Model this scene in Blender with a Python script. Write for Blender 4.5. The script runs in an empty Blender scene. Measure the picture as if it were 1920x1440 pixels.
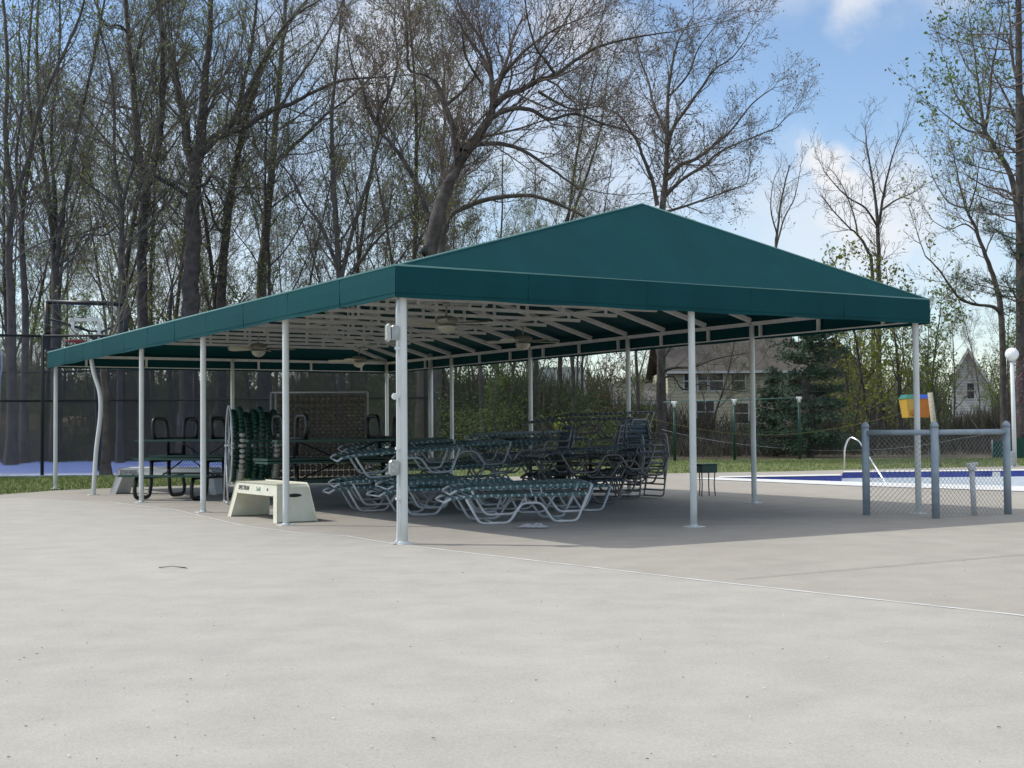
import bpy, math, random
from math import sin, cos, pi, radians, sqrt, atan2
from mathutils import Vector as V, Matrix, Quaternion
random.seed(11)
C = bpy.context.scene.collection
# ---------------------------------------------------------------- camera model
F, PIT, ROL, EYE = 2455.3, 0.0345, -0.0081, 1.25
_fw = V((0, cos(PIT), sin(PIT))); _up = V((0, -sin(PIT), cos(PIT))); _rt = V((1, 0, 0))
RT = _rt*cos(ROL) + _up*sin(ROL); UP = _up*cos(ROL) - _rt*sin(ROL)
CAM = V((0, 0, EYE))
def ray(px, py): return _fw*1.0 + RT*((px-960)/F) - UP*((py-720)/F)
def G(px, py, z=0.0):            # point where a sight line meets height z
    d = ray(px, py); t = (z-EYE)/d.z; p = CAM + d*t; p.z = z; return p
def AT(px, py, dist):            # point at a given ground distance
    d = ray(px, py); return CAM + d*(dist/d.y)
# ---------------------------------------------------------------- mesh builder
class MB:
    def __init__(s): s.v = []; s.f = []; s.sm = []
    def add(s, vs, fs, smooth=False):
        o = len(s.v); s.v += [tuple(x) for x in vs]; s.f += [tuple(i+o for i in f) for f in fs]; s.sm += [smooth]*len(fs)
        return s
    def box(s, c, size, rz=0, M=None):
        hx, hy, hz = size[0]/2, size[1]/2, size[2]/2
        vs = [V((x*hx, y*hy, z*hz)) for x in (-1, 1) for y in (-1, 1) for z in (-1, 1)]
        R = M if M is not None else Matrix.Rotation(rz, 3, 'Z')
        c = V(c)
        return s.add([R @ p + c for p in vs], [(0,1,3,2),(4,6,7,5),(0,4,5,1),(2,3,7,6),(0,2,6,4),(1,5,7,3)])
    def beam(s, a, b, w, h, up=V((0,0,1))):
        a, b = V(a), V(b); d = (b-a); L = d.length; d.normalize()
        x = d.cross(up)
        if x.length < 1e-4: x = V((1, 0, 0))
        x.normalize(); z = x.cross(d)
        M = Matrix((x, d, z)).transposed()
        return s.box((a+b)/2, (w, L, h), M=M)
    def tube(s, pts, r, n=8, closed=False, cap=True):
        pts = [V(p) for p in pts]; m = len(pts)
        rs = r if isinstance(r, (list, tuple)) else [r]*m
        vs = []; fs = []; prev = None
        for i, p in enumerate(pts):
            if closed: t = pts[(i+1) % m]-pts[i-1]
            else: t = pts[min(i+1, m-1)]-pts[max(i-1, 0)]
            if t.length < 1e-9: t = V((0, 0, 1))
            t.normalize()
            if prev is None:
                ref = V((0, 0, 1)) if abs(t.z) < .9 else V((1, 0, 0))
                x = t.cross(ref).normalized()
            else:
                x = prev - t*prev.dot(t)
                x = x.normalized() if x.length > 1e-6 else t.orthogonal().normalized()
            prev = x; y = t.cross(x)
            for k in range(n):
                a = 2*pi*k/n; vs.append(p + (x*cos(a)+y*sin(a))*rs[i])
        for i in range(m if closed else m-1):
            j = (i+1) % m
            for k in range(n):
                l = (k+1) % n; fs.append((i*n+k, i*n+l, j*n+l, j*n+k))
        s.add(vs, fs, True)
        if cap and not closed:
            o = len(s.v)-len(vs)
            s.f.append(tuple(o+k for k in reversed(range(n)))); s.sm.append(False)
            s.f.append(tuple(o+(m-1)*n+k for k in range(n))); s.sm.append(False)
        return s
    def lathe(s, prof, c=(0,0,0), n=16, M=None):
        vs = []; fs = []; c = V(c)
        for (r, z) in prof:
            for k in range(n):
                p = V((r*cos(2*pi*k/n), r*sin(2*pi*k/n), z))
                if M is not None: p = M @ p
                vs.append(p + c)
        for i in range(len(prof)-1):
            for k in range(n):
                l = (k+1) % n; fs.append((i*n+k, i*n+l, (i+1)*n+l, (i+1)*n+k))
        s.add(vs, fs, True)
        o = len(s.v)-len(vs)
        s.f.append(tuple(o+k for k in reversed(range(n)))); s.sm.append(False)
        s.f.append(tuple(o+(len(prof)-1)*n+k for k in range(n))); s.sm.append(False)
        return s
    def prism(s, poly, z0, z1):  # poly list of (x,y)
        n = len(poly)
        vs = [(x, y, z0) for x, y in poly] + [(x, y, z1) for x, y in poly]
        fs = [tuple(reversed(range(n))), tuple(range(n, 2*n))] + [(i, (i+1) % n, n+(i+1) % n, n+i) for i in range(n)]
        return s.add(vs, fs)
    def slab(s, quad, th, nrm=None):   # thin slab from 3d polygon
        q = [V(p) for p in quad]; nn = nrm or (q[1]-q[0]).cross(q[2]-q[0]).normalized()
        n = len(q)
        return s.add(q+[p-nn*th for p in q], [tuple(range(n)), tuple(reversed(range(n, 2*n)))]+[(i, n+i, n+(i+1) % n, (i+1) % n) for i in range(n)])
def fil(pts, r=.06, k=4):            # round the corners of a polyline
    pts = [V(p) for p in pts]; out = [pts[0]]
    for i in range(1, len(pts)-1):
        a, b, c = pts[i-1], pts[i], pts[i+1]
        u = a-b; w = c-b; q = min(r, u.length*.48, w.length*.48)
        p0 = b+u.normalized()*q; p1 = b+w.normalized()*q
        for j in range(k+1):
            t = j/k; out.append(p0*(1-t)**2 + b*2*t*(1-t) + p1*t*t)
    out.append(pts[-1]); return out
def mesh(name, mb, m):
    me = bpy.data.meshes.new(name); me.from_pydata([tuple(v) for v in mb.v], [], mb.f)
    me.polygons.foreach_set('use_smooth', mb.sm); me.materials.append(m); me.update(); return me
def obj(name, mb, m, parent=None, loc=None):
    o = bpy.data.objects.new(name, mesh(name, mb, m)); C.objects.link(o)
    if parent: o.parent = parent
    if loc is not None: o.location = loc
    return o
def tag(o, label=None, cat=None, group=None, kind=None):
    if label: o['label'] = label
    if cat: o['category'] = cat
    if group: o['group'] = group
    if kind: o['kind'] = kind
    return o
def thing(name, label, cat, loc=(0,0,0), rz=0, group=None):
    o = bpy.data.objects.new(name, None); C.objects.link(o); o.location = loc; o.rotation_euler = (0, 0, rz)
    o.empty_display_size = .2
    return tag(o, label, cat, group)
def dup(root, loc, rot, label, scale=None, group=None):
    r = root.copy(); C.objects.link(r); r.location = loc; r.rotation_euler = rot; r['label'] = label
    if scale: r.scale = scale
    if group: r['group'] = group
    for ch in list(root.children):
        c = ch.copy(); C.objects.link(c); c.parent = r
        for g in list(ch.children):
            d = g.copy(); C.objects.link(d); d.parent = c
    return r
# ---------------------------------------------------------------- materials
def mat(name, col, rough=.7, metal=0., noise=None, nscale=5., bump=0., bscale=40., spec=None, coord='Object', trans=None, detail=6, extra=None):
    m = bpy.data.materials.new(name); m.use_nodes = True; nt = m.node_tree; N = nt.nodes; L = nt.links
    b = N['Principled BSDF']; b.inputs['Base Color'].default_value = (*col, 1); b.inputs['Roughness'].default_value = rough
    b.inputs['Metallic'].default_value = metal
    if spec is not None: b.inputs['Specular IOR Level'].default_value = spec
    tc = N.new('ShaderNodeTexCoord')
    if noise:
        n = N.new('ShaderNodeTexNoise'); n.inputs['Scale'].default_value = nscale; n.inputs['Detail'].default_value = detail
        L.new(tc.outputs[coord], n.inputs['Vector'])
        r = N.new('ShaderNodeValToRGB'); r.color_ramp.elements[0].position = .32; r.color_ramp.elements[1].position = .68
        r.color_ramp.elements[0].color = (*noise, 1); r.color_ramp.elements[1].color = (*col, 1)
        L.new(n.outputs['Fac'], r.inputs['Fac']); L.new(r.outputs['Color'], b.inputs['Base Color'])
        m['ramp'] = r.name
    if bump:
        n2 = N.new('ShaderNodeTexNoise'); n2.inputs['Scale'].default_value = bscale; n2.inputs['Detail'].default_value = 5
        L.new(tc.outputs[coord], n2.inputs['Vector'])
        bp = N.new('ShaderNodeBump'); bp.inputs['Strength'].default_value = bump; bp.inputs['Distance'].default_value = .02
        L.new(n2.outputs['Fac'], bp.inputs['Height']); L.new(bp.outputs['Normal'], b.inputs['Normal'])
    if trans:
        t = N.new('ShaderNodeBsdfTranslucent'); t.inputs['Color'].default_value = (*trans[0], 1)
        mx = N.new('ShaderNodeMixShader'); mx.inputs['Fac'].default_value = trans[1]
        L.new(b.outputs['BSDF'], mx.inputs[1]); L.new(t.outputs['BSDF'], mx.inputs[2])
        L.new(mx.outputs[0], N['Material Output'].inputs['Surface'])
    return m
def ground_mat(name, cols, grain=.06, rough=.9, speck=True):
    # cols: patchy mix of three colours at large, middle and grain scale
    m = bpy.data.materials.new(name); m.use_nodes = True; nt = m.node_tree; N = nt.nodes; L = nt.links
    b = N['Principled BSDF']; b.inputs['Roughness'].default_value = rough; b.inputs['Specular IOR Level'].default_value = .25
    tc = N.new('ShaderNodeTexCoord')
    def nz(s, d=5, sx=1, sy=1):
        mp = N.new('ShaderNodeMapping'); mp.inputs['Scale'].default_value = (sx, sy, 1); L.new(tc.outputs['Object'], mp.inputs['Vector'])
        n = N.new('ShaderNodeTexNoise'); n.inputs['Scale'].default_value = s; n.inputs['Detail'].default_value = d
        n.inputs['Roughness'].default_value = .6
        L.new(mp.outputs['Vector'], n.inputs['Vector']); return n.outputs['Fac']
    def ramp(fac, a, c, p0=.35, p1=.65):
        r = N.new('ShaderNodeValToRGB'); r.color_ramp.elements[0].color = (*a, 1); r.color_ramp.elements[1].color = (*c, 1)
        r.color_ramp.elements[0].position = p0; r.color_ramp.elements[1].position = p1; L.new(fac, r.inputs['Fac']); return r.outputs['Color']
    def mul(a, bb, f=1., t='MULTIPLY'):
        x = N.new('ShaderNodeMix'); x.data_type = 'RGBA'; x.blend_type = t; x.inputs['Factor'].default_value = f
        L.new(a, x.inputs['A']); L.new(bb, x.inputs['B']); return x.outputs['Result']
    base = ramp(nz(.35, 4, 1, .6), cols[0], cols[1])
    mid = ramp(nz(2.2, 6), (.93, .93, .93), (1.05, 1.05, 1.04))
    gr = ramp(nz(90, 3), (1-grain*2.2,)*3, (1+grain*1.2,)*3, .3, .7)
    c = mul(mul(base, mid), gr)
    if speck:
        vo = N.new('ShaderNodeTexVoronoi'); vo.inputs['Scale'].default_value = 9; L.new(tc.outputs['Object'], vo.inputs['Vector'])
        lt = N.new('ShaderNodeMath'); lt.operation = 'LESS_THAN'; lt.inputs[1].default_value = .045; L.new(vo.outputs['Distance'], lt.inputs[0])
        x = N.new('ShaderNodeMix'); x.data_type = 'RGBA'; x.blend_type = 'MULTIPLY'
        L.new(lt.outputs[0], x.inputs['Factor']); L.new(c, x.inputs['A']); x.inputs['B'].default_value = (.6, .55, .5, 1); c = x.outputs['Result']
    L.new(c, b.inputs['Base Color'])
    bp = N.new('ShaderNodeBump'); bp.inputs['Strength'].default_value = .25; bp.inputs['Distance'].default_value = .01
    L.new(nz(60, 4), bp.inputs['Height']); L.new(bp.outputs['Normal'], b.inputs['Normal'])
    return m
M = {}
M['deck'] = ground_mat('pale_concrete', ((.390,.370,.330), (.420,.400,.357)), .07)
M['tan'] = ground_mat('tan_concrete', ((.355,.328,.286), (.395,.366,.322)), .12)
M['white_conc'] = mat('white_painted_concrete', (.72,.72,.70), .7, noise=(.60,.60,.58), nscale=3)
M['litter'] = mat('leaf_litter', (.15,.11,.078), 1, noise=(.045,.05,.025), nscale=1.2, bump=.6, bscale=8, detail=10)
M['grassg'] = mat('lawn_green', (.17,.20,.065), 1, noise=(.10,.125,.04), nscale=2.2, bump=.8, bscale=60, detail=12)
M['blade'] = mat('grass_blades', (.17,.22,.055), .8, noise=(.11,.15,.035), nscale=.8)
M['court'] = mat('court_blue', (.10,.18,.55), .65, noise=(.17,.26,.60), nscale=.5)
M['courtpale'] = mat('court_pale_edge', (.42,.46,.64), .7, noise=(.32,.38,.60), nscale=.7)
M['pool'] = mat('pool_plaster', (.78,.80,.80), .6, noise=(.66,.69,.71), nscale=1.5)
M['white'] = mat('white_paint', (.70,.71,.71), .35, noise=(.60,.61,.61), nscale=3, bump=.05)
M['postwhite'] = mat('post_enamel', (.68,.70,.69), .38, noise=(.56,.59,.57), nscale=1.7, bump=.08, bscale=12)
M['steel'] = mat('frame_enamel', (.78,.77,.74), .45, noise=(.64,.63,.60), nscale=6)
M['alu'] = mat('aluminium_tube', (.66,.67,.68), .38, .15, noise=(.52,.53,.54), nscale=8)
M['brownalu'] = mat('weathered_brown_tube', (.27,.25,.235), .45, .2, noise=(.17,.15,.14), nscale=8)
def fabric_mat():
    m = bpy.data.materials.new('canopy_fabric'); m.use_nodes = True; N = m.node_tree.nodes; L = m.node_tree.links; b = N['Principled BSDF']
    b.inputs['Roughness'].default_value = .75; b.inputs['Specular IOR Level'].default_value = .12
    tc = N.new('ShaderNodeTexCoord')
    def nz(sc, det, st=(1, 1, 1)):
        mp = N.new('ShaderNodeMapping'); mp.inputs['Scale'].default_value = st; L.new(tc.outputs['Object'], mp.inputs['Vector'])
        n = N.new('ShaderNodeTexNoise'); n.inputs['Scale'].default_value = sc; n.inputs['Detail'].default_value = det; L.new(mp.outputs[0], n.inputs['Vector']); return n.outputs['Fac']
    def ramp(f, a, c, p=.35, q=.65):
        r = N.new('ShaderNodeValToRGB'); r.color_ramp.elements[0].color = (*a, 1); r.color_ramp.elements[1].color = (*c, 1); r.color_ramp.elements[0].position = p; r.color_ramp.elements[1].position = q; L.new(f, r.inputs['Fac']); return r.outputs['Color']
    def mul(a, c):
        x = N.new('ShaderNodeMix'); x.data_type = 'RGBA'; x.blend_type = 'MULTIPLY'; x.inputs['Factor'].default_value = 1; L.new(a, x.inputs['A']); L.new(c, x.inputs['B']); return x.outputs['Result']
    c = mul(ramp(nz(.6, 5, (1, 1, .5)), (.0055,.054,.062), (.0048,.061,.067)), mul(ramp(nz(110, 2), (.86,)*3, (1.12,)*3), ramp(nz(2.2, 6, (1, 1, .25)), (.93,)*3, (1.05,)*3)))
    L.new(c, b.inputs['Base Color'])
    b1 = N.new('ShaderNodeBump'); b1.inputs['Strength'].default_value = .35; b1.inputs['Distance'].default_value = .03; L.new(nz(1.6, 3, (1, 1, 1)), b1.inputs['Height'])
    b2 = N.new('ShaderNodeBump'); b2.inputs['Strength'].default_value = .12; b2.inputs['Distance'].default_value = .01; L.new(nz(240, 2), b2.inputs['Height']); L.new(b1.outputs[0], b2.inputs['Normal']); L.new(b2.outputs[0], b.inputs['Normal'])
    return m
M['fabric'] = fabric_mat()
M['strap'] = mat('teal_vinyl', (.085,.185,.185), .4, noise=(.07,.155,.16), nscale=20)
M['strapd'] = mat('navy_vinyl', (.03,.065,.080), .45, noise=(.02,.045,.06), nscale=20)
M['green'] = mat('dark_green_coating', (.010,.060,.040), .4, noise=(.008,.045,.030), nscale=12, bump=.2, bscale=90)
M['black'] = mat('black_vinyl', (.010,.011,.012), .4)
M['wire'] = mat('black_wire', (.012,.013,.014), .55)
M['galv'] = mat('bluish_painted_steel', (.31,.37,.42), .5, noise=(.24,.29,.335), nscale=7, bump=.15, bscale=30)
M['mesh'] = mat('galvanised_wire', (.25,.27,.28), .5, .3)
M['bench'] = mat('cream_plastic', (.70,.69,.58), .5, noise=(.60,.57,.42), nscale=4, bump=.06, bscale=30)
M['benchw'] = mat('white_plastic', (.62,.62,.60), .5, noise=(.52,.51,.49), nscale=4)
M['dark'] = mat('dark_recess', (.02,.02,.018), .8)
M['ink'] = mat('faded_print', (.07,.08,.075), .7)
M['inkg'] = mat('faded_green_print', (.30,.36,.30), .7)
M['fan'] = mat('antique_white_fan', (.36,.35,.30), .5, noise=(.27,.26,.22), nscale=9)
M['blade_w'] = mat('fan_blade_cream', (.60,.57,.46), .5)
M['bowl'] = mat('frosted_glass', (.62,.60,.50), .25)
M['box'] = mat('galvanised_box', (.42,.43,.42), .4, .4, noise=(.30,.31,.30), nscale=15)
M['glassbox'] = mat('ribbed_glass', (.55,.56,.52), .2, noise=(.35,.36,.33), nscale=50)
M['tile'] = mat('blue_tile', (.025,.05,.30), .25, noise=(.015,.03,.20), nscale=9)
M['chrome'] = mat('stainless', (.70,.71,.72), .22, .85)
M['globe'] = mat('opal_globe', (.82,.83,.84), .3)
M['yellow'] = mat('yellow_plastic', (.62,.38,.07), .4)
M['orange'] = mat('orange_plastic', (.60,.19,.02), .4, noise=(.52,.15,.02), nscale=5)
M['tgreen'] = mat('sea_green_plastic', (.04,.20,.15), .4)
M['tblue'] = mat('blue_plastic', (.03,.09,.42), .4)
M['wood'] = mat('weathered_wood', (.42,.39,.30), .8, noise=(.30,.27,.20), nscale=12)
M['rope'] = mat('yellow_rope', (.20,.18,.05), .8)
M['lgreen'] = mat('float_green', (.009,.060,.038), .45, noise=(.006,.045,.030), nscale=9)
M['lwhite'] = mat('float_white', (.52,.50,.44), .5, noise=(.36,.35,.30), nscale=9)
M['ltan'] = mat('float_tan', (.20,.17,.135), .6, noise=(.13,.11,.09), nscale=14)
M['cloth'] = mat('grey_rag', (.50,.49,.50), .9, noise=(.36,.35,.37), nscale=20)
M['side_a'] = None
M['roof_b'] = mat('brown_shingles', (.085,.075,.066), .9, noise=(.06,.054,.048), nscale=3, bump=.4, bscale=20)
M['roof_g'] = mat('grey_shingles', (.15,.14,.13), .9, noise=(.10,.095,.09), nscale=3)
M['pane'] = mat('window_glass', (.03,.035,.045), .12)
M['trim'] = mat('white_trim', (.70,.70,.68), .6)
M['bark'] = mat('grey_bark', (.108,.095,.084), .95, noise=(.045,.039,.035), nscale=3.5, bump=1., bscale=14, detail=9)
M['bark_p'] = mat('pale_bark', (.14,.127,.112), .95, noise=(.066,.060,.053), nscale=3, bump=.8, bscale=14, detail=9)
M['twig'] = mat('grey_twigs', (.135,.122,.100), .9)
M['twig_r'] = mat('reddish_twigs', (.140,.110,.092), .9)
M['bud'] = mat('fresh_leaf_buds', (.30,.33,.11), .7, noise=(.19,.24,.07), nscale=.7, trans=((.25,.30,.07), .35))
M['budr'] = mat('russet_buds', (.20,.13,.085), .7, noise=(.14,.10,.06), nscale=.7, trans=((.25,.16,.09), .3))
M['leaf'] = mat('spring_leaves', (.12,.18,.045), .7, noise=(.06,.10,.025), nscale=1.1, trans=((.18,.26,.05), .35))
M['leafy'] = mat('yellow_green_leaves', (.20,.225,.04), .7, noise=(.11,.14,.03), nscale=.9, trans=((.28,.30,.04), .35))
M['under'] = mat('undergrowth_leaves', (.070,.10,.032), .8, noise=(.035,.05,.02), nscale=.6, trans=((.10,.15,.03), .3))
M['brush'] = mat('brown_brush', (.13,.115,.085), .9, noise=(.07,.065,.05), nscale=.8)
M['needle'] = mat('pine_needles', (.050,.100,.052), .8, noise=(.022,.050,.030), nscale=1.3)
M['pink'] = mat('redbud_flowers', (.24,.10,.16), .8, noise=(.15,.06,.10), nscale=2)
M['lemon'] = mat('forsythia_flowers', (.42,.42,.03), .8)
M['tarp'] = mat('green_windscreen', (.012,.07,.055), .8, noise=(.01,.05,.04), nscale=2)
def siding(name, a, b, scale):
    m = bpy.data.materials.new(name); m.use_nodes = True; N = m.node_tree.nodes; L = m.node_tree.links; p = N['Principled BSDF']
    tc = N.new('ShaderNodeTexCoord'); w = N.new('ShaderNodeTexWave'); w.bands_direction = 'Z'; w.wave_profile = 'SAW'
    w.inputs['Scale'].default_value = scale; w.inputs['Distortion'].default_value = .15
    L.new(tc.outputs['Object'], w.inputs['Vector']); r = N.new('ShaderNodeValToRGB')
    r.color_ramp.elements[0].color = (*b, 1); r.color_ramp.elements[1].color = (*a, 1); r.color_ramp.elements[1].position = .35
    L.new(w.outputs['Fac'], r.inputs['Fac']); L.new(r.outputs['Color'], p.inputs['Base Color']); p.inputs['Roughness'].default_value = .8
    bp = N.new('ShaderNodeBump'); bp.inputs['Strength'].default_value = .5; L.new(w.outputs['Fac'], bp.inputs['Height']); L.new(bp.outputs['Normal'], p.inputs['Normal'])
    return m
M['sid_y'] = siding('cream_siding', (.62,.58,.42), (.36,.33,.24), 1.6)
M['sid_w'] = siding('white_siding', (.62,.62,.60), (.34,.34,.34), 1.3)
# ================================================================ CANOPY FRAME
CX, CY, AN, H, HT, LL, WW, OV = -1.2132, 14.4411, .5458, 2.7147, 3.0483, 17.2834, 8.1714, .1444
U_ = V((-sin(AN), cos(AN), 0)); V_ = V((cos(AN), sin(AN), 0)); C0 = V((CX, CY, 0))
# the pavilion Empty sits at C0 with local x along V_ (short side) and local y along U_ (long side)
RZ = AN
pav = thing('canopy_pavilion', 'large open pavilion with dark green fabric hip roof on white poles over the stacked furniture', 'pavilion', (CX, CY, 0), RZ)
def L2W(x, y, z=0): return C0 + V_*x + U_*y + V((0, 0, z))
RG = 4.25
o = OV
A = [V((-o, -o, HT)), V((WW+o, -o, HT)), V((WW+o, LL+o, HT)), V((-o, LL+o, HT))]
R0 = V((WW/2, 1.0, RG)); R1 = V((WW/2, LL-1.0, RG))
def fabric_face(corners, nu, nv, sag):
    # quad a-b-c-d (b-c far edge), slight sag between rafters
    a, b, c, d = corners; mb = MB(); vs = []
    for i in range(nu+1):
        for j in range(nv+1):
            s, t = i/nu, j/nv
            p = (a*(1-s)+b*s)*(1-t) + (d*(1-s)+c*s)*t
            p = p.copy(); p.z -= sag*abs(sin(pi*s*nu/2))*sin(pi*t) if sag else 0
            vs.append(p)
    fs = [(i*(nv+1)+j, (i+1)*(nv+1)+j, (i+1)*(nv+1)+j+1, i*(nv+1)+j+1) for i in range(nu) for j in range(nv)]
    mb.add(vs, fs, True); return mb
roof = MB()
for q, nu in (((A[3], A[0], R0, R1), 30), ((A[1], A[2], R1, R0), 30)):
    f = fabric_face(q, nu, 6, .0); roof.add(f.v, f.f, True)
roof.add([A[0], A[1], R0], [(0, 1, 2)]); roof.add([A[2], A[3], R1], [(0, 1, 2)])
obj('roof_fabric', roof, M['fabric'], pav)
# valance: one band per side, bottom hem slightly wavy, ribbed hem line
for k in range(4):
    a, b = A[k], A[(k+1) % 4]; mb = MB(); d = (b-a); n = 60 if k % 2 else 40; nr = V((d.y, -d.x, 0)).normalized()
    vs = []
    for i in range(n+1):
        t = i/n
        for z, q in ((HT+.004, .0), (HT-.12, .004), (H-.012-.006*sin(t*n*.9), .006*sin(t*n*.55))):
            p = a+d*t; vs.append(V((p.x, p.y, z)) + nr*q)
        for z, q in ((H-.012-.006*sin(t*n*.9), -.012), (HT, -.012)):
            p = a+d*t; vs.append(V((p.x, p.y, z)) + nr*q)
    m = 5
    mb.add(vs, [(i*m+j, (i+1)*m+j, (i+1)*m+(j+1) % m, i*m+(j+1) % m) for i in range(n) for j in range(m)], False)
    vl = obj('valance', mb, M['fabric'], pav)
    sm_ = MB(); ns = 11 if k % 2 else 5
    for i in range(1, ns):
        p = a+d*(i/ns+.006*sin(i*7))+nr*.0045; sm_.box((p.x, p.y, (HT+H)/2), (.030, .003, HT-H-.01), rz=atan2(d.y, d.x))
    sm_.tube([a+nr*.006+V((0,0,H+.035-HT)), b+nr*.006+V((0,0,H+.035-HT))], .003, 4)
    obj('seam', sm_, M['fabric'], vl)
# piping along the eave
mb = MB(); mb.tube([p+V((0,0,.006)) for p in A], .012, 6, closed=True); mb.tube([A[0], R0], .012, 6); mb.tube([A[1], R0], .012, 6)
obj('roof_piping', mb, mat('pale_piping', (.14,.30,.29), .5), pav)
# posts
SP = LL/5
def post(x, y, bend=0, extra=0, r=.044, name='post'):
    mb = MB(); pts = []
    for i in range(13):
        t = i/12; z = t*(HT-.08)
        if bend: bx = .10*sin(pi*min(1, t*1.0))+.16*max(0, 1-abs(t-.72)/.3) - .02
        pts.append(V((x, y, z)) + (V((bend*bx, 0, 0)) if bend else V((0, 0, 0))))
    p = obj(name, mb.tube(pts, r, 12), M['postwhite'], pav)
    mb = MB().box((x, y, .006), (.2, .2, .012)); mb.lathe([(r+.012, .012), (r+.006, .03)], (x, y, 0), 12)
    b = obj('base_plate', mb, M['postwhite'], p)
    return p
posts = []
for i in range(6):
    if i == 0: posts.append(post(0, 0, r=.057))
    elif i == 4:
        bp_ = MB(); q = [(178-2,935), (184,860), (189,790), (190,745), (186,705), (181,671)]
        # bent pole: offsets are along the pavilion's long side, read as distances in metres
        off = [(0, 0), (.03, .85), (.085, 1.6), (.075, 2.05), (.0, 2.45), (-.06, HT-.08)]
        pts = [V((0, LL*.8, 0))+V((b*1.25, -b*1.25, z)) for b, z in off]
        sm = []
        for a in range(len(pts)-1):
            for t in range(4):
                p0 = pts[max(a-1, 0)]; p1 = pts[a]; p2 = pts[a+1]; p3 = pts[min(a+2, len(pts)-1)]; s = t/4
                sm.append(.5*((2*p1)+(p2-p0)*s+(2*p0-5*p1+4*p2-p3)*s*s+(3*p1-p0-3*p2+p3)*s**3))
        sm.append(pts[-1])
        p = obj('post', MB().tube(sm, .044, 12), M['postwhite'], pav); p['label'] = 'white pole bent sideways near its top'
        obj('base_plate', MB().box((0, LL*.8, .006), (.2, .2, .012)), M['postwhite'], p)
    else: posts.append(post(0, SP*i))
for i in range(6): post(WW, SP*i)
post(WW/2, 0); post(WW/2, LL)
# conduit foot and bracket on the corner post
mb = MB(); mb.tube(fil([(-.17, -.09, .01), (-.09, -.05, .03), (-.075, -.035, .25), (-.075, -.035, 2.6), (-.055, -.03, 2.72)], .1), .014, 8)
for z in (.5, 1.05, 1.62, 2.15): mb.box((-.07, -.03, z), (.05, .035, .03))
obj('conduit', mb, M['postwhite'], posts[0])
# eave beams, hem rail, verticals
mb = MB(); zb = HT-.09
I = .02
for (a, b) in (((0,0),(WW,0)), ((WW,0),(WW,LL)), ((WW,LL),(0,LL)), ((0,LL),(0,0))):
    a = V((a[0], a[1], zb)); b = V((b[0], b[1], zb)); d = (b-a).normalized()
    mb.beam(a+d*.05, b-d*.05, .05, .06)
obj('eave_beam', mb, M['steel'], pav)
mb = MB()
for (a, b, n) in (((0,0),(WW,0),6), ((WW,0),(WW,LL),13), ((WW,LL),(0,LL),6), ((0,LL),(0,0),13)):
    a = V((a[0], a[1], 0)); b = V((b[0], b[1], 0)); d = (b-a)
    nr = V((d.y, -d.x, 0)).normalized()*.07
    mb.tube([a+nr+V((0,0,H+.03)), b+nr+V((0,0,H+.03))], .012, 6)
    for i in range(n):
        p = a+d*((i+.5)/n)+nr; mb.box((p.x, p.y, (H+.03+zb)/2), (.045, .045, zb-H-.03), rz=atan2(d.y, d.x))
obj('hem_rail', mb, M['steel'], pav)
# trusses
NT = 15
for i in range(1, NT):
    y = i*LL/NT; mb = MB()
    def rz_(x): # roof underside height at x
        return HT + (RG-HT)*min((x+OV), (WW+OV-x))/(WW/2+OV) - .085
    end = 1.0 if (y < .9 or y > LL-.9) else 0
    mb.beam((.03, y, rz_(.03)), (WW/2-.02, y, rz_(WW/2)), .05, .075)
    mb.beam((WW-.03, y, rz_(WW-.03)), (WW/2+.02, y, rz_(WW/2)), .05, .075)
    zt = 3.24; x0 = 1.05; mb.beam((x0, y+.052, zt), (WW-x0, y+.052, zt), .045, .055)
    if i % 2: zt2 = 3.58; x0 = 2.35; mb.beam((x0, y+.052, zt2), (WW-x0, y+.052, zt2), .04, .05)
    for x in (1.35, 2.25, 3.15, WW/2, WW-3.15, WW-2.25, WW-1.35):
        t = rz_(x)-.02; mb.box((x, y-.045, (t+zt)/2+.02), (.05, .035, t-zt))
    obj('roof_truss', mb, M['steel'], pav)
mb = MB()
for x in (1.35, 2.7, WW-2.7, WW-1.35):
    z = HT+(RG-HT)*(min(x, WW-x)+OV)/(WW/2+OV)-.13; mb.beam((x, .6, z), (x, LL-.6, z), .045, .045)
mb.beam((WW/2, 1.0, RG-.10), (WW/2, LL-1.0, RG-.10), .06, .09)
for cx, cy, rx in ((0,0,R0),(WW,0,R0),(0,LL,R1),(WW,LL,R1)): mb.beam((cx, cy, HT-.03), (rx.x, rx.y, RG-.1), .05, .08)
obj('purlins', mb, M['steel'], pav)
# electrical boxes on the corner post (world helper -> local)
def box_round(mb, c, s, r=.02):
    x, y, z = s[0]/2, s[1]/2, s[2]/2; c = V(c); vs = []
    pr = [(-x+r, -z), (x-r, -z), (x, -z+r), (x, z-r), (x-r, z), (-x+r, z), (-x, z-r), (-x, -z+r)]
    for yy, k in ((-y, .88), (-y+r*.8, 1), (y-r*.8, 1), (y, .88)):
        for a, b in pr: vs.append(c+V((a*k, yy, b*k)))
    fs = [tuple(reversed(range(8))), tuple(24+i for i in range(8))]
    for l in range(3):
        for i in range(8): fs.append((l*8+i, l*8+(i+1) % 8, l*8+8+(i+1) % 8, l*8+8+i))
    mb.add([tuple(v) for v in vs], fs); return mb
rr = Matrix.Rotation(-RZ+.25, 3, 'Z')
def boxpart(name, z, size, m, off=.10, lab=None):
    mb = MB(); box_round(mb, (0, 0, 0), size); oo = obj(name, mb, m, posts[0]); oo.rotation_euler = (0, 0, -RZ+.25)
    d = rr @ V((-off, -.03, 0)); oo.location = (d.x, d.y, z); return oo
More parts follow.
